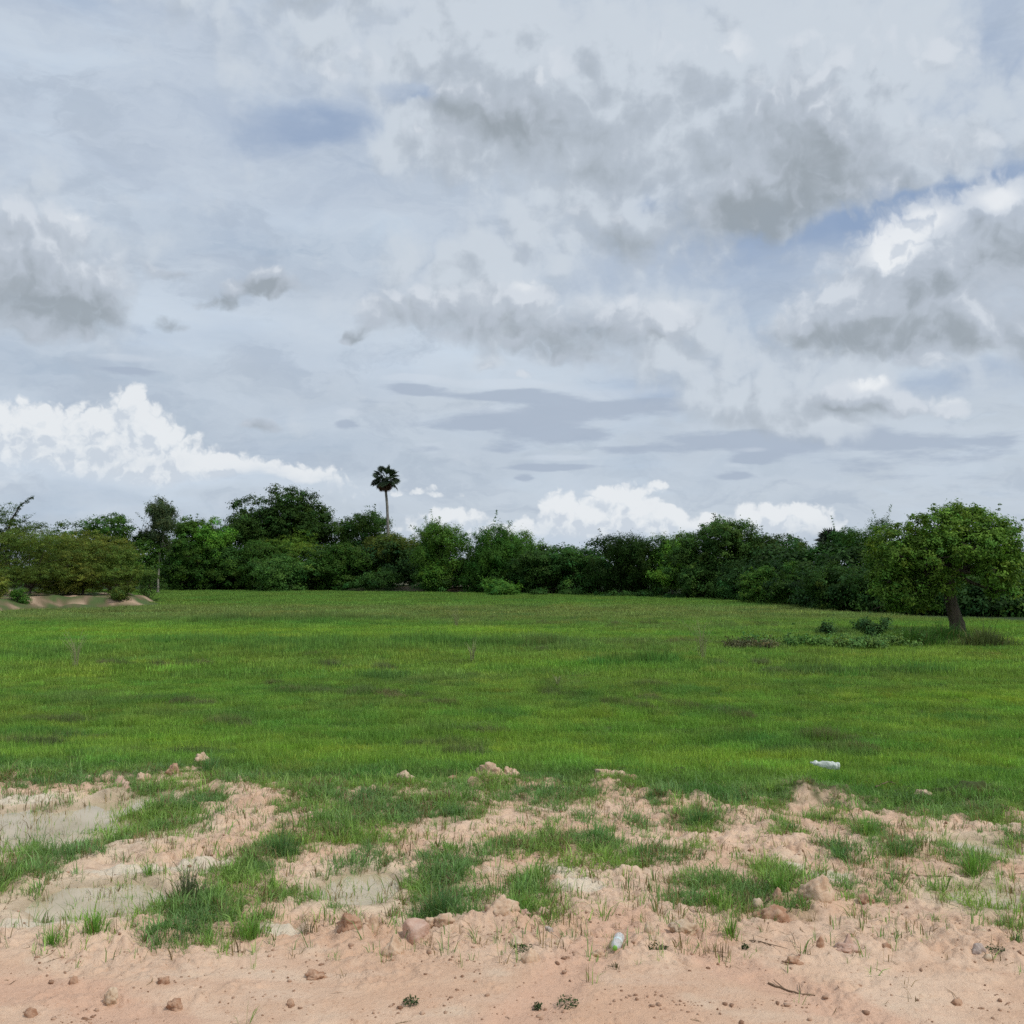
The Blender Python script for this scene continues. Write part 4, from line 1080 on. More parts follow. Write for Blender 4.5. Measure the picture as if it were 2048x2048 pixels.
tree('dry_bush', 'airy', 300, 1130, 50, 'thin greyish dry bush at the tip of the bank', 'brown', dist=86, low=.0, cat='bush', sprays=14)
tree('bush', 'bushy', 242, 1172, 40, 'low olive bush at the foot of the smaller thorn shrub', 'olive', dist=76, low=.0, cat='bush', sprays=8)
tree('bush', 'bushy', 2, 1152, 40, 'green bush cut by the left edge of the photo', 'olive', dist=72, low=.0, cat='bush', sprays=8)
tree('weed_clump', 'bushy', 38, 1178, 36, 'low green weed clump on the bare bank at the left', 'mid', dist=72, low=.0, cat='weeds', sprays=6, size=.4)

# the branch reaching right from the thorn tree at the left edge is part of its own sprays; add one real bough
def left_bough():
    for o in COL.objects:
        if o.name == 'thorn_tree':
            rng = np.random.default_rng(5)
            d = 84 / F
            mb = MB(); pts = []
            for (px, py) in [(14, 1080), (28, 1035), (45, 1008), (70, 990)]:
                pts.append(((px - 14) * d, -.4, HCAM + (HOR - py) * d - o.location.z))
            mb.tube(pts, [.09, .07, .045, .015], 6)
            b = link('branch', mb.mesh('branch', M_BARK), o)
            P = np.array(pts); s = rng.uniform(0.3, 1, 260)
            c = np.stack([np.interp(s * 3, range(4), P[:, i]) for i in range(3)], 1) + rng.normal(0, .09, (260, 3))
            V, Q = leaf_quads(rng, c, rng.normal(0, .6, (260, 3)) + [0, 0, .8], rng.uniform(.14, .26, 260), rng.uniform(.05, .1, 260))
            link('leaves', mesh_np('leaves', V, Q, M_LEAF, False, {'tint': np.repeat(np.asarray(HUES['brown'])[None] * rng.lognormal(0, .25, (260, 1)), 4, 0)}), b)
            return
left_bough()

# ---- woodland behind and undergrowth (masses)
def mass(name, label, cat, off, hgt, hue, seed, nn, size, tmin=-.62, tmax=.62):
    rng = np.random.default_rng(seed)
    L = []
    for i in range(nn):
        t = rng.uniform(tmin, tmax)
        if off < 3 and -.115 < t < -.028 and rng.random() < .85: continue
        d = np.interp(t, EDGE_T, EDGE_D) + off + rng.uniform(-1.5, 2.5)
        x, y = d * t, d
        z = hz(x, y)
        h = hgt * rng.uniform(.6, 1.15) * min(1, d / 110 + .15)
        r = rng.uniform(1.3, 2.4) * min(1, d / 110 + .2)
        L.append((x, y, z + h * .5, r, r * .8, h * .52))
    V, Q, T = crown(rng, L, 'broad', HUES[hue], size, .55, 0)
    o = link(name, mesh_np(name, V, Q, M_LEAF, False, {'tint': T}))
    tag(o, label, cat, kind='stuff')
mass('woodland', 'dark wood closing the view behind the row of trees', 'woodland', 6, 5.2, 'dark', 71, 230, 1.5)
mass('undergrowth', 'dark low undergrowth along the foot of the trees', 'undergrowth', 1.2, 2.5, 'mid', 72, 210, 1.0)
mass('undergrowth', 'dark scrub closing the view behind the lone tree on the right', 'undergrowth', .8, 3.4, 'dark', 73, 90, 1.0, .2, .62)

def far_hedge():
    # low strips of rank grass and weeds on the bund at the far edge
    for (a, b, py, hh, lab) in [(1070, 1160, 1191, .55, 'low dark weed strip on the far bund left of the gap'), (1195, 1310, 1194, .6, 'low dark weed strip on the far bund right of the gap'), (1330, 1400, 1197, .5, 'low weed strip on the far bund below the drooping trees')]:
        rng = np.random.default_rng(a)
        d = (HCAM - ZF) * F / (py - HOR)
        x0, x1 = (a - 1024) / F * d, (b - 1024) / F * d
        L = []
        for i in range(14):
            L.append((rng.uniform(x0, x1) - (x0 + x1) / 2, rng.normal(0, .3), hh * .35, .6, .4, hh * rng.uniform(.4, .7)))
        V, Q, T = crown(rng, L, 'bushy', HUES['mid'], .8, 1.0, 6, .4)
        x = (x0 + x1) / 2
        o = link('weed_strip', mesh_np('weed_strip', V, Q, M_LEAF, False, {'tint': T}), None, (x, d, hz(x, d)))
        tag(o, lab, 'weeds', 'weed strips on the far bund')
far_hedge()

# ---- sugar palm and fan palm
def fan_leaf(rng, R_, seg=26, arc=300, cone=.35, tip=.3):
    """palmate leaf: pleated blades around a hub, split at the tips; lies in local x (out), y, z(normal)"""
    V = []; Q = []
    a0 = -R(arc / 2); st = R(arc) / seg
    for i in range(seg):
        a = a0 + (i + .5) * st
        r = R_ * (.72 + .28 * math.cos(a * .55)) * rng.uniform(.92, 1.05)
        w = st * .5
        f = cone * r
        def p(ang, rr, z): return (rr * math.cos(ang), rr * math.sin(ang), z + cone * rr * (1 - math.cos(ang)) * .3 - .10 * rr * rr / R_)
        b = len(V)
        V += [(0, 0, 0), p(a - w * .98, r * (1 - tip), -.02 * R_), p(a + rng.normal(0, .03), r, -rng.uniform(.0, .18) * R_), p(a + w * .98, r * (1 - tip), -.02 * R_)]
        Q.append((b, b + 1, b + 2, b + 3))
        V += [(0, 0, 0), p(a - w * .98, r * (1 - tip), -.02 * R_), p(a, r * (1 - tip) * .9, .06 * R_), p(a + w * .98, r * (1 - tip), -.02 * R_)]
        Q.append((b + 4, b + 5, b + 6, b + 7))
    return np.array(V), np.array(Q)

def palm_head(e, rng, centre, n, pet, R_, tint, dead=5, zmin=-.35):
    for i in range(n + dead):
        isdead = i >= n
        if isdead:
            el = rng.uniform(-1.25, -.95); az = rng.uniform(0, 6.283); p_ = pet * rng.uniform(.7, 1.0)
            tc = (0.16, 0.095, 0.06)
        else:
            u = (i + .5) / n
            el = math.asin(min(.98, zmin + (1.0 - zmin) * u ** 0.9)); az = i * 2.39996 + rng.normal(0, .2); p_ = pet * rng.uniform(.85, 1.12)
            tc = tint
        d = Vector((math.cos(az) * math.cos(el), math.sin(az) * math.cos(el), math.sin(el)))
        V, Q = fan_leaf(rng, R_ * rng.uniform(.88, 1.1) * (.8 if isdead else 1))
        X = (d + Vector((0, 0, -.25))).normalized()
        up = Vector((0, 0, 1)) if abs(el) < 1.2 else Vector((math.cos(az + 1), math.sin(az + 1), .2))
        Yv = up.cross(X).normalized(); Zv = X.cross(Yv).normalized()
        roll = rng.normal(0, .5)
        Mx = Matrix((X, Yv, Zv)).transposed() @ Matrix.Rotation(roll, 3, 'X')
        hub = Vector(centre) + d * p_
        W = np.array([hub + Mx @ Vector(v) for v in V])
        mb = MB()
        mb.add(W, Q)
        c0 = Vector(centre)
        mb.tube([c0, c0 + d * p_ * .5 + Vector((0, 0, .03)), hub], [.05, .035, .025], 5)
        nv = sum(len(v) for v in mb.v)
        T = np.repeat(np.asarray(tc)[None] * rng.lognormal(0, .18), nv, 0)
        lf = link('dead_leaf' if isdead else 'leaf', mb.mesh('leaf', M_LEAF, False, {'tint': T}), e)
        if isdead and i == n: lf['label'] = 'withered brown leaf hanging under the palm crown'

def palms():
    rng = np.random.default_rng(91)
    d = 138.0; s = d / F
    x = (776 - 1024) * s; z = hz(x, d) - .1
    e = empty('palm_tree', (x, d, z))
    tag(e, 'tall slender sugar palm standing above the tree line', 'palm tree')
    zz = lambda py: HCAM + (HOR - py) * s - z
    pts = [(0, 0, -.2), (0, 0, 1.5), (.05, 0, zz(1090)), (0, 0, zz(1060)), (-.15, 0, zz(1010)), (-.32, 0, zz(985)), (-.38, 0, zz(958))]
    P = np.array(pts); ss_ = np.linspace(0, len(P) - 1, 30)
    P2 = np.stack([np.interp(ss_, range(len(P)), P[:, i]) for i in range(3)], 1)
    mb = MB(); mb.tube(P2, np.linspace(.24, .15, 30) * (1 + .06 * (np.arange(30) % 2)), 10)
    link('trunk', mb.mesh('trunk', M_PALM), e)
    palm_head(e, rng, (-.38, 0, zz(959)), 22, 1.25, .98, (0.046, 0.074, 0.040), 8, -.6)
    d = 84.0; s = d / F
    x = (1665 - 1024) * s; z = hz(x, d) - .1
    e = empty('fan_palm', (x, d, z))
    tag(e, 'short fan palm with a spiky dark head between the trees on the right', 'palm tree')
    zz = lambda py: HCAM + (HOR - py) * s - z
    mb = MB(); mb.tube([(0, 0, -.2), (0, 0, zz(1140)), (.05, 0, zz(1092))], [.26, .22, .2], 10)
    link('trunk', mb.mesh('trunk', M_BARK), e)
    palm_head(e, rng, (.05, 0, zz(1090)), 24, .75, .95, (0.045, 0.062, 0.042), 3)
palms()

# ---- the lone tree
def lone_tree():
    rng = np.random.default_rng(404)
    d = (HCAM - ZF) * F / (1268 - HOR); s = d / F
    x0 = (1908 - 1024) * s; z = hz(x0, d) - .03
    e = empty('lone_tree', (x0, d, z))
    tag(e, 'lone leafy tree with a leaning trunk standing in the field on the right', 'tree')
    def W(px, py, dy=0): return ((px - 1908) * s, dy, HCAM + (HOR - py) * s - z)
    lob = []
    for (px, py, rx, ry, dy) in [(1785, 1130, 52, 44, 0), (1762, 1165, 36, 38, -.6), (1800, 1082, 50, 34, .4), (1868, 1050, 56, 34, -.4), (1940, 1042, 50, 30, .5), (1990, 1085, 42, 42, -.4), (2008, 1140, 34, 44, .3),
                                 (1962, 1140, 40, 36, -1.3), (1850, 1112, 56, 36, -1.3), (1800, 1190, 44, 30, -.6), (1920, 1026, 34, 18, 0), (1915, 1090, 60, 36, -1.5), (1880, 1095, 60, 40, 1.5), (1960, 1110, 56, 44, 1.5), (1826, 1150, 46, 36, 1.0),
                                 (1835, 1205, 24, 16, -.8), (1990, 1180, 30, 20, -.8), (1860, 1165, 32, 24, -1.2), (1770, 1110, 34, 26, -1.0), (2020, 1105, 26, 26, 0), (1790, 1212, 24, 14, .2), (1960, 1060, 40, 30, -1.0)]:
        c = W(px, py, dy)
        lob.append((c[0], c[1], c[2], rx * s, max(rx, ry) * s * .95, ry * s))
    V, Q, T = crown(rng, lob, 'broad', (0.108, 0.200, 0.030), .56, 1.7, 150, .36, .20)
    # leafy ends: longer leaves in rosettes towards the outline
    link('crown', mesh_np('crown', V, Q, M_LEAF, False, {'tint': T}), e)
    mb = MB()
    tr = [W(1918, 1285), W(1914, 1268), W(1908, 1240), W(1900, 1210), W(1896, 1180), W(1894, 1150), W(1892, 1128)]
    P = np.array(tr); ss_ = np.linspace(0, 6, 22)
    P2 = np.stack([np.interp(ss_, range(7), P[:, i]) for i in range(3)], 1)
    mb.tube(P2, np.interp(ss_, range(7), [.46, .34, .28, .25, .235, .25, .20]), 16, .07, rng)
    top = np.array(W(1893, 1140))
    for L in lob:
        tgt = np.array(L[:3]); mid = top * .45 + tgt * .55 + np.array([0, 0, -.12]) + rng.normal(0, .12, 3)
        t_ = np.linspace(0, 1, 9)[:, None]
        p = (1 - t_) ** 2 * top + 2 * t_ * (1 - t_) * mid + t_ * t_ * tgt
        mb.tube(p, rng.uniform(.09, .14) * (1 - .85 * t_[:, 0]) + .012, 7)
        for q in range(3):
            i = rng.integers(4, 8); en = p[i] + rng.normal(0, .5, 3)
            mb.tube(np.linspace(p[i], en, 4), [.035, .025, .018, .01], 5)
    link('trunk', mb.mesh('trunk', M_BARK), e)
lone_tree()

# ---- growth at the foot of the lone tree
def blade_mesh(name, rng, n, spread, h, w, tint, lean=.5, flat=1.0, hvar=.3, curl=.6):
    r_ = np.abs(rng.normal(0, 1, n)).clip(0, 2.6); a_ = rng.uniform(0, 6.283, n)
    x = r_ * np.cos(a_) * spread * .5; y = r_ * np.sin(a_) * spread * .5 * flat
    hh = h * rng.lognormal(0, hvar, n) * np.exp(-.25 * r_ * r_).clip(.35, 1)
    V, T = blades(rng, x, y, hh, w * rng.uniform(.6, 1.3, n), np.abs(rng.normal(lean, .28, n)).clip(0, 1.25), a_ + rng.normal(0, curl, n), -.02)
    c = np.asarray(tint)[None] * rng.lognormal(0, .25, (n, 1))
    dr = rng.random(n) < .06
    c[dr] = (0.22, 0.165, 0.085)
    return mesh_np(name, V, T, M_BLADE, False, {'tint': np.repeat(c, 5, 0)})

def foot_growth():
    rng = np.random.default_rng(55)
    def at(px, py): 
        x, y = G(px, py, ZF); return x, y, hz(x, y)
    for (px, py, spread, h, n, c, fl, lab, cat, nm) in [
        (1885, 1284, 2.2, .50, 2400, (0.065, 0.150, 0.034), .5, 'dark tall grass clump around the foot of the lone tree', 'grass clump', 'grass_clump'),
        (1820, 1292, 1.7, .55, 1500, (0.075, 0.165, 0.036), .5, 'green tall grass clump left of the lone tree trunk', 'grass clump', 'grass_clump'),
        (1968, 1294, 1.5, .5, 1200, (0.115, 0.150, 0.058), .5, 'dull olive grass clump right of the lone tree trunk', 'grass clump', 'grass_clump')]:
        o = link(nm, blade_mesh(nm, rng, n, spread, h, .02, c, .45, fl), None, at(px, py)); tag(o, lab, cat)
    def leafy(px, py, w, h, hue, lab, nm, cat, size=.45, n=10, dp=.6):
        x, y, z = at(px, py)
        L = [(rng.uniform(-w / 2, w / 2), rng.normal(0, dp * .4), h * rng.uniform(.25, .6), w / n * 1.4, dp * .5, h * rng.uniform(.25, .45)) for i in range(n)]
        V, Q, T = crown(rng, L, 'bushy', hue, size, 1.0, 8, .3)
        o = link(nm, mesh_np(nm, V, Q, M_LEAF, False, {'tint': T}), None, (x, y, z)); tag(o, lab, cat)
    leafy(1612, 1296, 4.0, .42, (0.115, 0.222, 0.052), 'pale green creeper mound left of the lone tree', 'creeper', 'creeper', .5, 18, .9)
    leafy(1735, 1298, 3.4, .46, (0.130, 0.232, 0.060), 'light leafy creeper mound between the pale mound and the trunk', 'creeper', 'creeper', .5, 16, .9)
    leafy(1752, 1282, 1.3, 1.0, (0.060, 0.130, 0.040), 'upright dark green bush left of the lone tree foot', 'bush', 'bush', .5, 8)
    leafy(1655, 1272, .5, .65, (0.060, 0.120, 0.04), 'small upright weed rising above the creeper mound', 'weed', 'weed', .4, 4, .3)
    leafy(1505, 1300, 1.6, .32, (0.125, 0.125, 0.062), 'dull brown dead weed mound at the left end of the creepers', 'dead_weeds', 'weeds', .4, 10)
    # tall dry grass stalks in the field
    for (px, py, hp, n, lab) in [(152, 1335, 78, 26, 'tall pale grass stalks standing alone in the left of the field'), (912, 1255, 46, 34, 'dry brush of thin stalks in the middle of the far field'), (945, 1325, 52, 24, 'thin pale stalks just right of the dark grass strip'),
                                 (1405, 1320, 84, 30, 'tall dry stalks standing left of the creeper mounds'), (1115, 1378, 30, 18, 'bent straw coloured stalks in the middle of the field')]:
        x, y, z = at(px, py); h = hp * y / F
        mb = MB()
        for i in range(n):
            a = rng.uniform(0, 6.283); b = rng.uniform(0, .22) * h; hh = h * rng.uniform(.55, 1.0); ln = rng.uniform(.05, .4)
            p0 = np.array([math.cos(a) * b * .3, math.sin(a) * b * .3, -.03]); p2 = np.array([math.cos(a) * (b + ln * hh), math.sin(a) * (b + ln * hh), hh])
            p1 = np.array([p0[0] * .6 + p2[0] * .25, p0[1] * .6 + p2[1] * .25, hh * .6])
            mb.tube([p0, p1, p2], [.0055, .005, .003], 4)
        nv = sum(len(v) for v in mb.v)
        o = link('dry_stalks', mb.mesh('dry_stalks', M_BLADE, False, {'tint': np.repeat(np.array([[.40, .43, .22]]), nv, 0)}), None, (x, y, z)); tag(o, lab, 'grass stalks', 'tall stalks in the field')
foot_growth()

# ================================================================== FOREGROUND THINGS
def tufts():
    rng = np.random.default_rng(66)
    BL = (0.125, 0.250, 0.088); GR = (0.180, 0.345, 0.072); DK = (0.110, 0.220, 0.080); DRY = (0.13, 0.15, 0.09)
    for (px, py, wp, hp, n, c, lab) in [
        (104, 1898, 48, 40, 90, GR, 'small bright grass tuft nearest the bottom left corner'),
        (190, 1876, 78, 48, 170, GR, 'wide bright grass tuft just right of the small left tuft'),
        (378, 1800, 80, 68, 150, DRY, 'greyish spiky grass tuft with dead blades beside the left puddle'),
        (562, 1712, 100, 62, 230, DK, 'dark bushy grass tuft left of the middle'),
        (880, 1832, 84, 60, 230, DK, 'dark dense grass tuft behind the pink boulder'),
        (1040, 1826, 80, 44, 180, GR, 'bright grass tuft behind the flat stone row'),
        (1462, 1880, 44, 46, 90, GR, 'upright grass tuft at the edge of the pale crust on the right'),
        (1735, 1675, 58, 44, 140, GR, 'round bright grass tuft in the bare soil on the right'),
        (1400, 1648, 100, 40, 260, DK, 'low matted dark grass tuft below the field edge right of centre'),
        (1810, 1715, 80, 36, 150, BL, 'loose spreading grass tuft right of the round bright tuft'),
        (1585, 1668, 44, 28, 70, BL, 'small spiky tuft on bare soil left of the round bright tuft'),
        (1950, 1750, 80, 58, 140, GR, 'tall thin grass tuft near the right edge'),
        (298, 1750, 40, 30, 60, GR, 'small lone tuft above the greyish spiky tuft'),
        (1232, 1942, 44, 26, 34, (0.10, 0.10, 0.05), 'sparse thin grass sprig in front of the green capped bottle'),
        (500, 1880, 74, 48, 150, GR, 'bright grass tuft at the right end of the big left patch'),
        (1680, 1722, 52, 40, 80, BL, 'thin grass tuft below the round bright tuft'),
        (1560, 1790, 60, 50, 130, GR, 'upright bright tuft left of the pale brown boulder'),
        (1430, 1812, 46, 36, 90, GR, 'bright tuft at the lower end of the right hand patch'),
        (2030, 1885, 34, 24, 40, DK, 'dark little tuft at the right edge'),
        (1205, 1830, 60, 66, 20, GR, 'few long thin blades leaning left of the small gully'),
        (420, 1545, 70, 40, 190, BL, 'bluish grass tuft beside the tan clods at the field edge'),
        (1130, 1905, 14, 40, 6, (0.14, 0.11, 0.06), 'single dry upright stalk on the bare soil'),
        (1555, 1825, 30, 26, 30, GR, 'little tuft in front of the upright bright tuft'),
        (620, 1865, 40, 40, 26, (0.10, 0.11, 0.05), 'thin brownish blades left of the pink boulder')]:
        x, y = G(px, py, 0.0)
        sp = wp * y / F; h = hp * y / F * (.85 if 'sprig' not in lab else .4)
        o = link('grass_tuft', blade_mesh('grass_tuft', rng, n, sp * .42, h * 1.0, .0048, c, .55, .8, .28, .5), None, (x, y, hz(x, y)))
        tag(o, lab, 'grass tuft', 'grass tufts on the bare soil')
    # little dark creeping weeds
    for (px, py, wp, lab) in [(1046, 1908, 38, 'small dark weed in front of the whitish stone'), (1135, 2012, 42, 'dark flat weed at the bottom of the photo'), (1075, 2013, 18, 'tiny dark weed left of the flat bottom weed'),
                              (1316, 1904, 38, 'small flat weed right of the bottle'), (1992, 1906, 36, 'low dark weed beside the grey pink stone'), (822, 2010, 30, 'tiny green weed low on the left of centre'), (1490, 1990 - 90, 14, 'tiny weed right of the upright tuft'), (1660, 1640, 30, 'leafy round weed behind the round bright tuft')]:
        x, y = G(px, py, 0); w = wp * y / F
        n = int(40 + wp * 2.2)
        a = rng.uniform(0, 6.283, n); r_ = np.sqrt(rng.random(n)) * w * .5
        P = np.stack([r_ * np.cos(a), r_ * np.sin(a) * 1.2, rng.uniform(.004, .03, n)], 1)
        N = rng.normal(0, .5, (n, 3)) + [0, 0, 1]
        V, Q = leaf_quads(rng, P, N, rng.uniform(.012, .026, n), rng.uniform(.006, .012, n))
        T = np.repeat(np.array([[.055, .085, .034]]) * rng.lognormal(0, .3, (n, 1)), 4, 0)
        o = link('weed', mesh_np('weed', V, Q, M_LEAF, False, {'tint': T}), None, (x, y, hz(x, y))); tag(o, lab, 'weed', 'small weeds on the bare soil')
tufts()

def rock_mesh(rng, sx, sy, sz, rough=.25, lvl=4, cuts=5, point=0.0):
    bm = bmesh.new(); bmesh.ops.create_icosphere(bm, subdivisions=lvl, radius=1.0)
    V = np.array([v.co[:] for v in bm.verts])
    for i in range(cuts):
        n = rng.normal(0, 1, 3); n /= np.linalg.norm(n); dd = rng.uniform(.62, .9)
        ov = (V @ n) - dd
        V = V - np.clip(ov, 0, None)[:, None] * n * .85
    o = Vector(rng.uniform(-50, 50, 3))
    f = np.array([mnoise.fractal(Vector(v) * 1.6 + o, 1.0, 2.0, 5) for v in V])
    g = np.array([mnoise.fractal(Vector(v) * 5 + o, 1.0, 2.0, 3) for v in V])
    V = V * (1 + rough * f + rough * .3 * g)[:, None]
    if point: V[:, :2] *= (1 - point * np.clip(V[:, 2], 0, 1))[:, None]
    V = V * [sx, sy, sz]
    for v, c in zip(bm.verts, V): v.co = c
    me = bpy.data.meshes.new('rock'); bm.to_mesh(me); bm.free()
    me.polygons.foreach_set('use_smooth', np.ones(len(me.polygons), bool))
    return me

def rocks():
    rng = np.random.default_rng(77)
    for (px, py, wp, hp, mat, rough, pt, lab) in [
        (829, 1880, 54, 44, 'pink', .10, 0, 'large smooth pink boulder half buried left of centre'),
        (742, 1868, 32, 32, 'tan', .2, 0, 'upright tan stone left of the pink boulder'),
        (862, 1858, 26, 24, 'tan', .2, 0, 'tan stone touching the pink boulder from behind'),
        (787, 1915, 42, 34, 'tan', .3, .5, 'pointed tan stone in front of the pink boulder'),
        (888, 1862, 40, 20, 'tan', .25, 0, 'flat tan stone right of the pink boulder'),
        (1002, 1852, 60, 32, 'tan', .3, 0, 'wide rough tan clod in the middle of the stone row'),
        (1045, 1842, 30, 16, 'pink', .25, 0, 'small pinkish stone right of the wide tan clod'),
        (1085, 1840, 26, 16, 'tan', .25, 0, 'last small stone at the right end of the stone row'),
        (697, 1872, 44, 26, 'red', .35, 0, 'crumbly reddish clod at the left end of the stone row'),
        (1640, 1812, 64, 44, 'tan', .22, .15, 'largest pale brown boulder beside the right hand grass patch'),
        (1517, 1818, 22, 24, 'cream', .15, 0, 'small rounded cream stone under the right hand grass patch'),
        (1556, 1808, 24, 28, 'red', .3, .3, 'reddish upright clod left of the largest pale brown boulder'),
        (1548, 1846, 66, 30, 'red', .35, 0, 'broad crumbly reddish clod below the right hand grass patch'),
        (1735, 1808, 34, 16, 'red', .35, 0, 'dark crumbly clod right of the largest pale brown boulder'),
        (812, 1566, 46, 24, 'cream', .3, 0, 'cream boulder at the field edge left of centre'),
        (985, 1556, 48, 26, 'tan', .4, 0, 'knobbly tan clod at the field edge in the middle'),
        (1022, 1556, 28, 20, 'tan', .4, 0, 'smaller clod touching the knobbly middle clod'),
        (1222, 1556, 46, 22, 'tan', .4, 0, 'tan clod at the field edge right of centre'),
        (1252, 1562, 36, 14, 'red', .4, 0, 'low brownish clod leaning on the tan clod right of centre'),
        (402, 1524, 34, 22, 'tan', .4, 0, 'tan clod lying in the grass on the left'),
        (345, 1560, 28, 26, 'red', .35, .3, 'pointed brown clod at the field edge on the left'),
        (286, 1562, 28, 16, 'tan', .3, 0, 'pale tan stone between the brown clod and the left edge'),
        (236, 1585, 44, 22, 'pink', .35, 0, 'pinkish clod at the far end of the left puddle'),
        (906, 1560, 22, 11, 'red', .15, 0, 'small reddish block in the grass between two boulders'),
        (1852, 1590, 34, 18, 'cream', .35, 0, 'pale stone in the grass edge on the right'),
        (1700, 1905, 24, 36, 'pink', .25, .7, 'sharp pointed pinkish stone on the bare soil on the right'),
        (1702, 1912, 46, 14, 'pink', .35, 0, 'flat clod at the foot of the sharp pointed stone'),
        (1961, 1912, 28, 24, 'grey', .2, 0, 'grey pink stone near the right edge'),
        (1978, 1922, 20, 12, 'cream', .2, 0, 'small pale stone in front of the grey pink stone'),
        (1918, 2006, 22, 14, 'red', .3, 0, 'reddish stone near the bottom right corner'),
        (1062, 1932, 32, 24, 'tan', .2, .4, 'smooth tan wedge stone below the whitish stone'),
        (1032, 1892, 26, 22, 'cream', .3, .3, 'whitish stone in the middle of the bare soil'),
        (220, 2003, 26, 24, 'cream', .3, 0, 'whitish crumbly stone at the lower left'),
        (60, 2034, 24, 16, 'red', .3, 0, 'reddish stone in the bottom left corner'),
        (1298, 1880, 20, 24, 'cream', .35, .5, 'narrow whitish stone behind the flat weed by the bottle'),
        (1366, 1872, 50, 24, 'cream', .35, 0, 'pale crusty slab left of the upright tuft'),
        (1590, 1935, 32, 12, 'red', .35, 0, 'small flat reddish clod below the sharp pointed stone'),
        (1775, 1902, 16, 11, 'red', .3, 0, 'little reddish stone right of the sharp pointed stone'),
        (1642, 1908, 16, 20, 'red', .3, .5, 'little upright brown clod left of the sharp pointed stone'),
        (630, 1958, 38, 14, 'red', .4, 0, 'low brown crumbly clod on the bare soil left of centre'),
        (325, 1972, 22, 16, 'red', .4, 0, 'brown clod on the bare soil on the left'),
        (145, 1970, 18, 16, 'red', .35, .4, 'small dark clod above the bottom left corner'),
        (348, 2020, 30, 20, 'red', .4, 0, 'crumbly clod low on the left'),
        (580, 2018, 16, 14, 'red', .3, 0, 'rusty stone low left of centre'),
        (1098, 1872, 16, 12, 'grey', .3, 0, 'small greyish stone below the stone row'),
        (1195, 1912, 28, 12, 'tan', .35, 0, 'low tan clod left of the bottle'),
        (1962, 1862, 24, 10, 'cream', .3, 0, 'flat whitish chip near the right edge'),
        (1970, 1873, 22, 9, 'cream', .3, 0, 'second flat whitish chip just below the first one')]:
        x, y = G(px, py, 0.0)
        w = wp * y / F; h = hp * y / F
        b = (0.85 if 'flat' not in lab else .7)
        me = rock_mesh(rng, w / 2 * 1.05, w / 2 * b, h * .78, rough * 1.35, 4 if wp > 24 else 3, 7, pt)
        me.materials.append(M_ROCK[mat])
        o = link('soil_clod' if 'clod' in lab else ('boulder' if 'boulder' in lab else 'stone'), me, None, (x, y + w * .3, hz(x, y + w * .3) + h * .12), (0, 0, 0))
        tag(o, lab, 'clod' if 'clod' in lab else ('boulder' if 'boulder' in lab else 'stone'))
rocks()

def gravel():
    rng = np.random.default_rng(88)
    bm = bmesh.new(); bmesh.ops.create_icosphere(bm, subdivisions=1, radius=1)
    BV = np.array([v.co[:] for v in bm.verts]); bm.verts.index_update()
    BF = np.array([[v.index for v in f.verts] for f in bm.faces]); bm.free()
    n0 = 60000
    y = 4.3 + rng.random(n0) * 8.5
    x = rng.uniform(-1, 1, n0) * (y * .56 + .6)
    cl = fbm(x / .5, y / .35, 401, 4)
    p = (0.30 * sst(-.05, .45, cl) + .015) * sst(11.8, 8, y)
    p = p * (1 + 1.2 * np.exp(-((y - 5.6) / .8) ** 2)) * sst(1.0, 1.5, pud_q(x, y))
    k = rng.random(n0) < p
    x, y = x[k], y[k]; n = len(x)
    s = .0046 * rng.lognormal(0, .55, n).clip(.4, 3.4)
    z = height(x, y)
    V = BV[None] * rng.uniform(.6, 1.35, (n, len(BV), 1)) * s[:, None, None] * np.stack([rng.uniform(.8, 1.4, n), rng.uniform(.8, 1.4, n), rng.uniform(.6, 1.0, n)], 1)[:, None, :]
    V = V + np.stack([x, y, z + s * .3], 1)[:, None]
    Fc = (BF[None] + (np.arange(n) * len(BV))[:, None, None]).reshape(-1, 3)
    red = rng.random(n)
    c = lerp((0.22, 0.115, 0.065), (0.48, 0.32, 0.22), red)
    m, t, b, out = new_mat('gravel')
    t.l.new(t.attr('tint'), b.inputs['Base Color']); b.inputs['Roughness'].default_value = .9
    o = link('gravel', mesh_np('gravel', V.reshape(-1, 3), Fc, m, False, {'tint': np.repeat(c, len(BV), 0)}))
    tag(o, 'tiny reddish brown crumbs scattered over the bare soil', 'gravel', kind='stuff')
    print('gravel', n)
gravel()

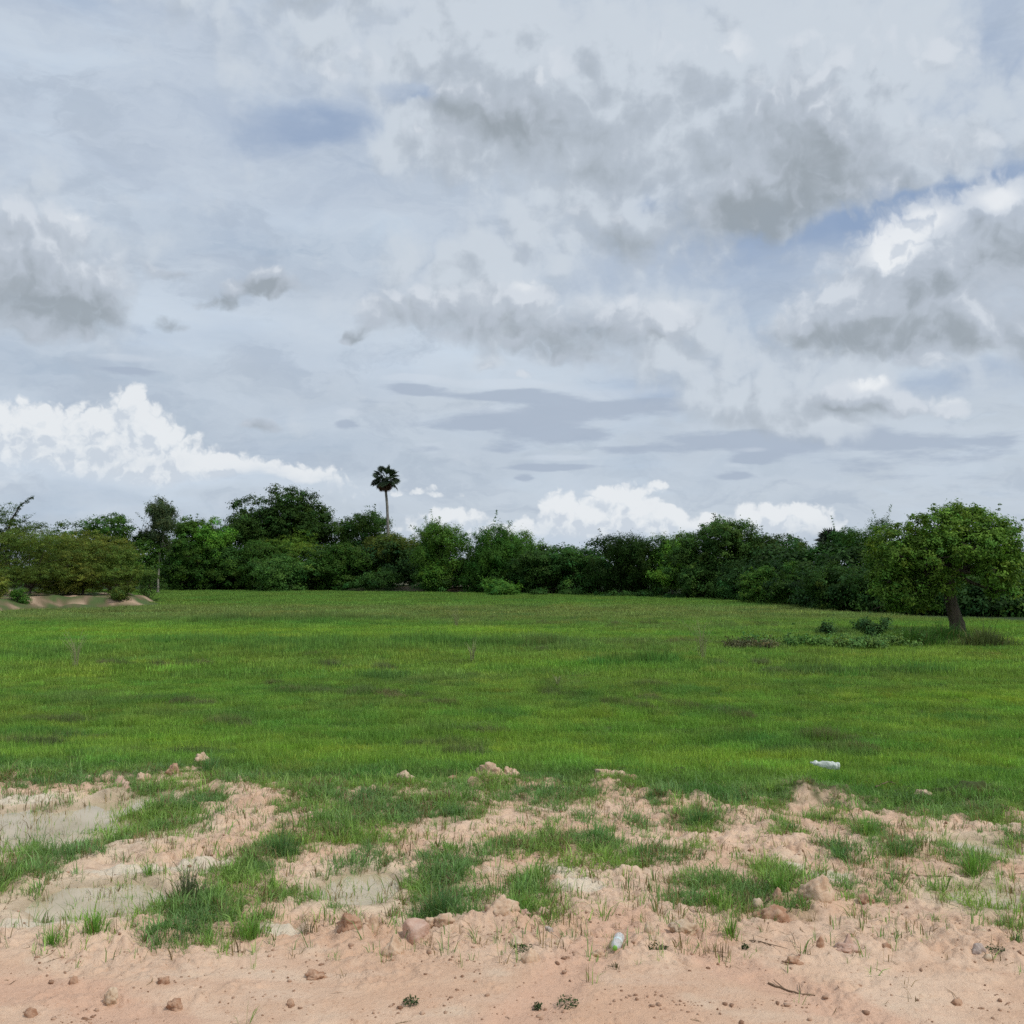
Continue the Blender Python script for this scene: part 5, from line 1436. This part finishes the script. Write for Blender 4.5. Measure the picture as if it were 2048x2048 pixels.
def litter():
    rng = np.random.default_rng(89)
    n0 = 9000
    y = 5.0 + rng.random(n0) * 7.5; x = rng.uniform(-1, 1, n0) * (y * .56 + .5)
    p = 0.34 * sst(6.0, 7.2, y) * sst(-.3, .4, fbm(x / .8, y / .6, 411, 4)) + .02
    k = (rng.random(n0) < p) & (y < yb(x)) & (pud_q(x, y) > .9)
    x, y = x[k], y[k]; n = len(x)
    L = rng.uniform(.02, .11, n) * rng.lognormal(0, .3, n); a = rng.uniform(0, 6.283, n); w = rng.uniform(.0015, .0035, n)
    dx, dy = np.cos(a) * L, np.sin(a) * L
    def P(s, off):
        px, py = x + dx * s - np.sin(a) * off, y + dy * s + np.cos(a) * off
        return np.stack([px, py, height(px, py) + .004 + .02 * np.maximum(0, s) * rng.random(n) ** 3], 1)
    c1 = P(-.5, 0); c2 = P(.05, rng.normal(0, .012, n)); c3 = P(.5, 0)
    o_ = np.stack([-np.sin(a) * w, np.cos(a) * w, np.zeros(n)], 1)
    V = np.stack([c1 - o_ * .5, c1 + o_ * .5, c2 - o_, c2 + o_, c3 - o_ * .3, c3 + o_ * .3], 1).reshape(-1, 3)
    b = np.arange(n)[:, None] * 6
    Q = np.concatenate([b + np.array([[0, 1, 3, 2]]), b + np.array([[2, 3, 5, 4]])])
    T = lerp((.15, .095, .055), (.30, .23, .13), rng.random(n))
    o = link('dry_litter', mesh_np('dry_litter', V, Q, M_BLADE, False, {'tint': np.repeat(T, 6, 0)}))
    tag(o, 'dead brown stems and straw bits lying on the rough soil', 'litter', kind='stuff')
litter()

def twigs():
    rng = np.random.default_rng(99)
    m, t, b, out = new_mat('twig'); 
    b.inputs['Base Color'].default_value = (.17, .115, .07, 1); b.inputs['Roughness'].default_value = .9
    for (pts, r_, lab) in [([(1536, 1962), (1570, 1972), (1605, 1983), (1628, 1986)], .006, 'long thin twig lying on the bare soil at the lower right'),
                           ([(1770, 1756), (1850, 1757), (1950, 1754), (2060, 1744)], .006, 'long straight twig lying near the right edge'),
                           ([(1500, 1880), (1520, 1890), (1545, 1897)], .005, 'short twig right of the upright tuft'),
                           ([(1750, 1570), (1775, 1562), (1790, 1564)], .008, 'dry forked twig in the grass edge on the right')]:
        P = []
        for (px, py) in pts:
            x, y = G(px, py, 0); P.append((x, y, hz(x, y) + r_ * .8 + (.05 if 'forked' in lab else 0)))
        P = np.array(P); o0 = P[0].copy()
        q = np.linspace(0, len(P) - 1, 14)
        Pi = np.stack([np.interp(q, range(len(P)), P[:, i]) for i in range(3)], 1) + rng.normal(0, .006, (14, 3)) * [1, 1, .2]
        mb = MB(); mb.tube(Pi - o0, np.linspace(r_, r_ * .5, 14), 6)
        for i in (4, 8):
            e_ = Pi[i] - o0 + np.array([rng.normal(0, .06), rng.normal(0, .06), .025]); mb.tube(np.linspace(Pi[i] - o0, e_, 3), [r_ * .6, r_ * .5, r_ * .3], 5)
        o = link('twig', mb.mesh('twig', m), None, tuple(o0)); tag(o, lab, 'twig')
twigs()

# ---- bottles
def lathe(prof, seg=28, sq=None, rng=None):
    prof = np.array(prof, float); ang = np.linspace(0, 2 * math.pi, seg, endpoint=False)
    V = np.stack([prof[:, 1][:, None] * np.cos(ang), prof[:, 1][:, None] * np.sin(ang), prof[:, 0][:, None] * np.ones(seg)], -1)
    n = len(prof)
    i = np.arange(n - 1)[:, None]; j = np.arange(seg)[None]; k = (j + 1) % seg
    Q = np.stack([i * seg + j, i * seg + k, (i + 1) * seg + k, (i + 1) * seg + j], -1).reshape(-1, 4)
    return V.reshape(-1, 3), Q

def plastic(name, col, mixf, rough=.18):
    m, t, b, out = new_mat(name)
    b.inputs['Base Color'].default_value = (*col, 1); b.inputs['Roughness'].default_value = rough
    tr = t.n.new('ShaderNodeBsdfTransparent'); tr.inputs[0].default_value = (.93, .95, .95, 1)
    mx = t.n.new('ShaderNodeMixShader'); mx.inputs[0].default_value = mixf
    t.l.new(tr.outputs[0], mx.inputs[1]); t.l.new(b.outputs[0], mx.inputs[2]); t.l.new(mx.outputs[0], out.inputs[0])
    return m

def bottles():
    rng = np.random.default_rng(12)
    M_PET = plastic('clear_plastic', (.80, .82, .82), .52)
    M_LAB = plastic('label_film', (.70, .80, .80), .80, .3)
    M_CAP = plastic('green_cap', (.19, .42, .06), 1.0, .35)
    M_CLOUD = plastic('cloudy_plastic', (.74, .78, .74), .72, .25)
    # 0.5 l bottle, cap towards the camera
    e = empty('plastic_bottle', (0, 0, 0))
    prof = [(0, .0), (0.0, .018), (.002, .026), (.008, .0315)]
    for i in range(5):
        z0 = .014 + i * .013; prof += [(z0, .0325), (z0 + .004, .0325), (z0 + .0065, .0305), (z0 + .009, .0325)]
    prof += [(.082, .0325), (.084, .0308), (.122, .0308), (.124, .0325), (.135, .0325), (.138, .0305), (.142, .0325), (.152, .0322), (.168, .0285), (.182, .0215), (.192, .0140), (.196, .0125), (.198, .016), (.200, .016), (.201, .0122), (.210, .0120)]
    V, Q = lathe(prof)
    link('bottle_body', mesh_np('bottle_body', V, Q, M_PET, True), e)
    V, Q = lathe([(.086, .0316), (.088, .0320), (.118, .0320), (.120, .0316)])
    link('bottle_label', mesh_np('bottle_label', V, Q, M_LAB, True), e)
    prof = [(.2015, .0142), (.203, .0150), (.2155, .0150), (.2175, .0138), (.2178, .0)]
    V, Q = lathe(prof, 36)
    k = (np.arange(len(V)) % 36) % 2 == 0
    V[k, :2] *= 1.03
    link('bottle_cap', mesh_np('bottle_cap', V, Q, M_CAP, False), e)
    xa, ya = G(1230, 1913, 0); xb, yb2 = G(1243, 1880, 0)
    ax = Vector((xa - xb, ya - yb2, 0)).normalized() * .21
    e.location = (xa - ax.x, ya - ax.y, hz(xa - ax.x, ya - ax.y) + .033)
    z2 = hz(xa, ya) + .030
    dirv = Vector((ax.x, ax.y, z2 - e.location.z)).normalized()
    e.rotation_euler = dirv.to_track_quat('Z', 'Y').to_euler()
    tag(e, 'clear plastic bottle with a green cap lying on the bare soil', 'bottle')
    # crushed bottle in the grass
    e = empty('crushed_bottle', (0, 0, 0))
    prof = [(0, 0), (0, .025), (.006, .040), (.05, .042), (.055, .040), (.10, .042), (.105, .040), (.15, .041), (.20, .036), (.235, .026), (.262, .022), (.285, .030), (.300, .026), (.308, .014)]
    zz = np.linspace(0, len(prof) - 1, 60); pr = np.array(prof)
    prf = np.stack([np.interp(zz, range(len(pr)), pr[:, i]) for i in range(2)], 1)
    V, Q = lathe(prf, 32)
    f = np.array([mnoise.fractal(Vector(v) * 26, 1, 2, 3) for v in V])
    rad = np.hypot(V[:, 0], V[:, 1]) + 1e-6
    dent = .011 * f * np.minimum(1, rad / .02)
    sq = 1 - .45 * np.exp(-((V[:, 2] - .19) / .055) ** 2) * (V[:, 0] > 0)
    V[:, :2] *= (1 + dent / rad)[:, None]; V[:, 0] *= sq
    V[:, 1] *= 1.1
    link('bottle_body', mesh_np('bottle_body', V, Q, M_CLOUD, True), e)
    V, Q = lathe([(.305, .0125), (.318, .0125), (.318, .0145), (.321, .0145), (.321, .0115), (.345, .0115), (.345, 0)])
    link('bottle_neck', mesh_np('bottle_neck', V, Q, M_CLOUD, True), e)
    xa, ya = G(1680, 1558, -.12); xb, yb3 = G(1626, 1540, -.05)
    d = Vector((-1, .25, 0)).normalized()
    e.location = (xa, ya, hz(xa, ya) + .115)
    dirv = Vector((d.x, d.y, .10)).normalized()
    e.rotation_euler = dirv.to_track_quat('Z', 'Y').to_euler()
    tag(e, 'crushed cloudy plastic bottle lying in the grass at the field edge', 'bottle')
bottles()
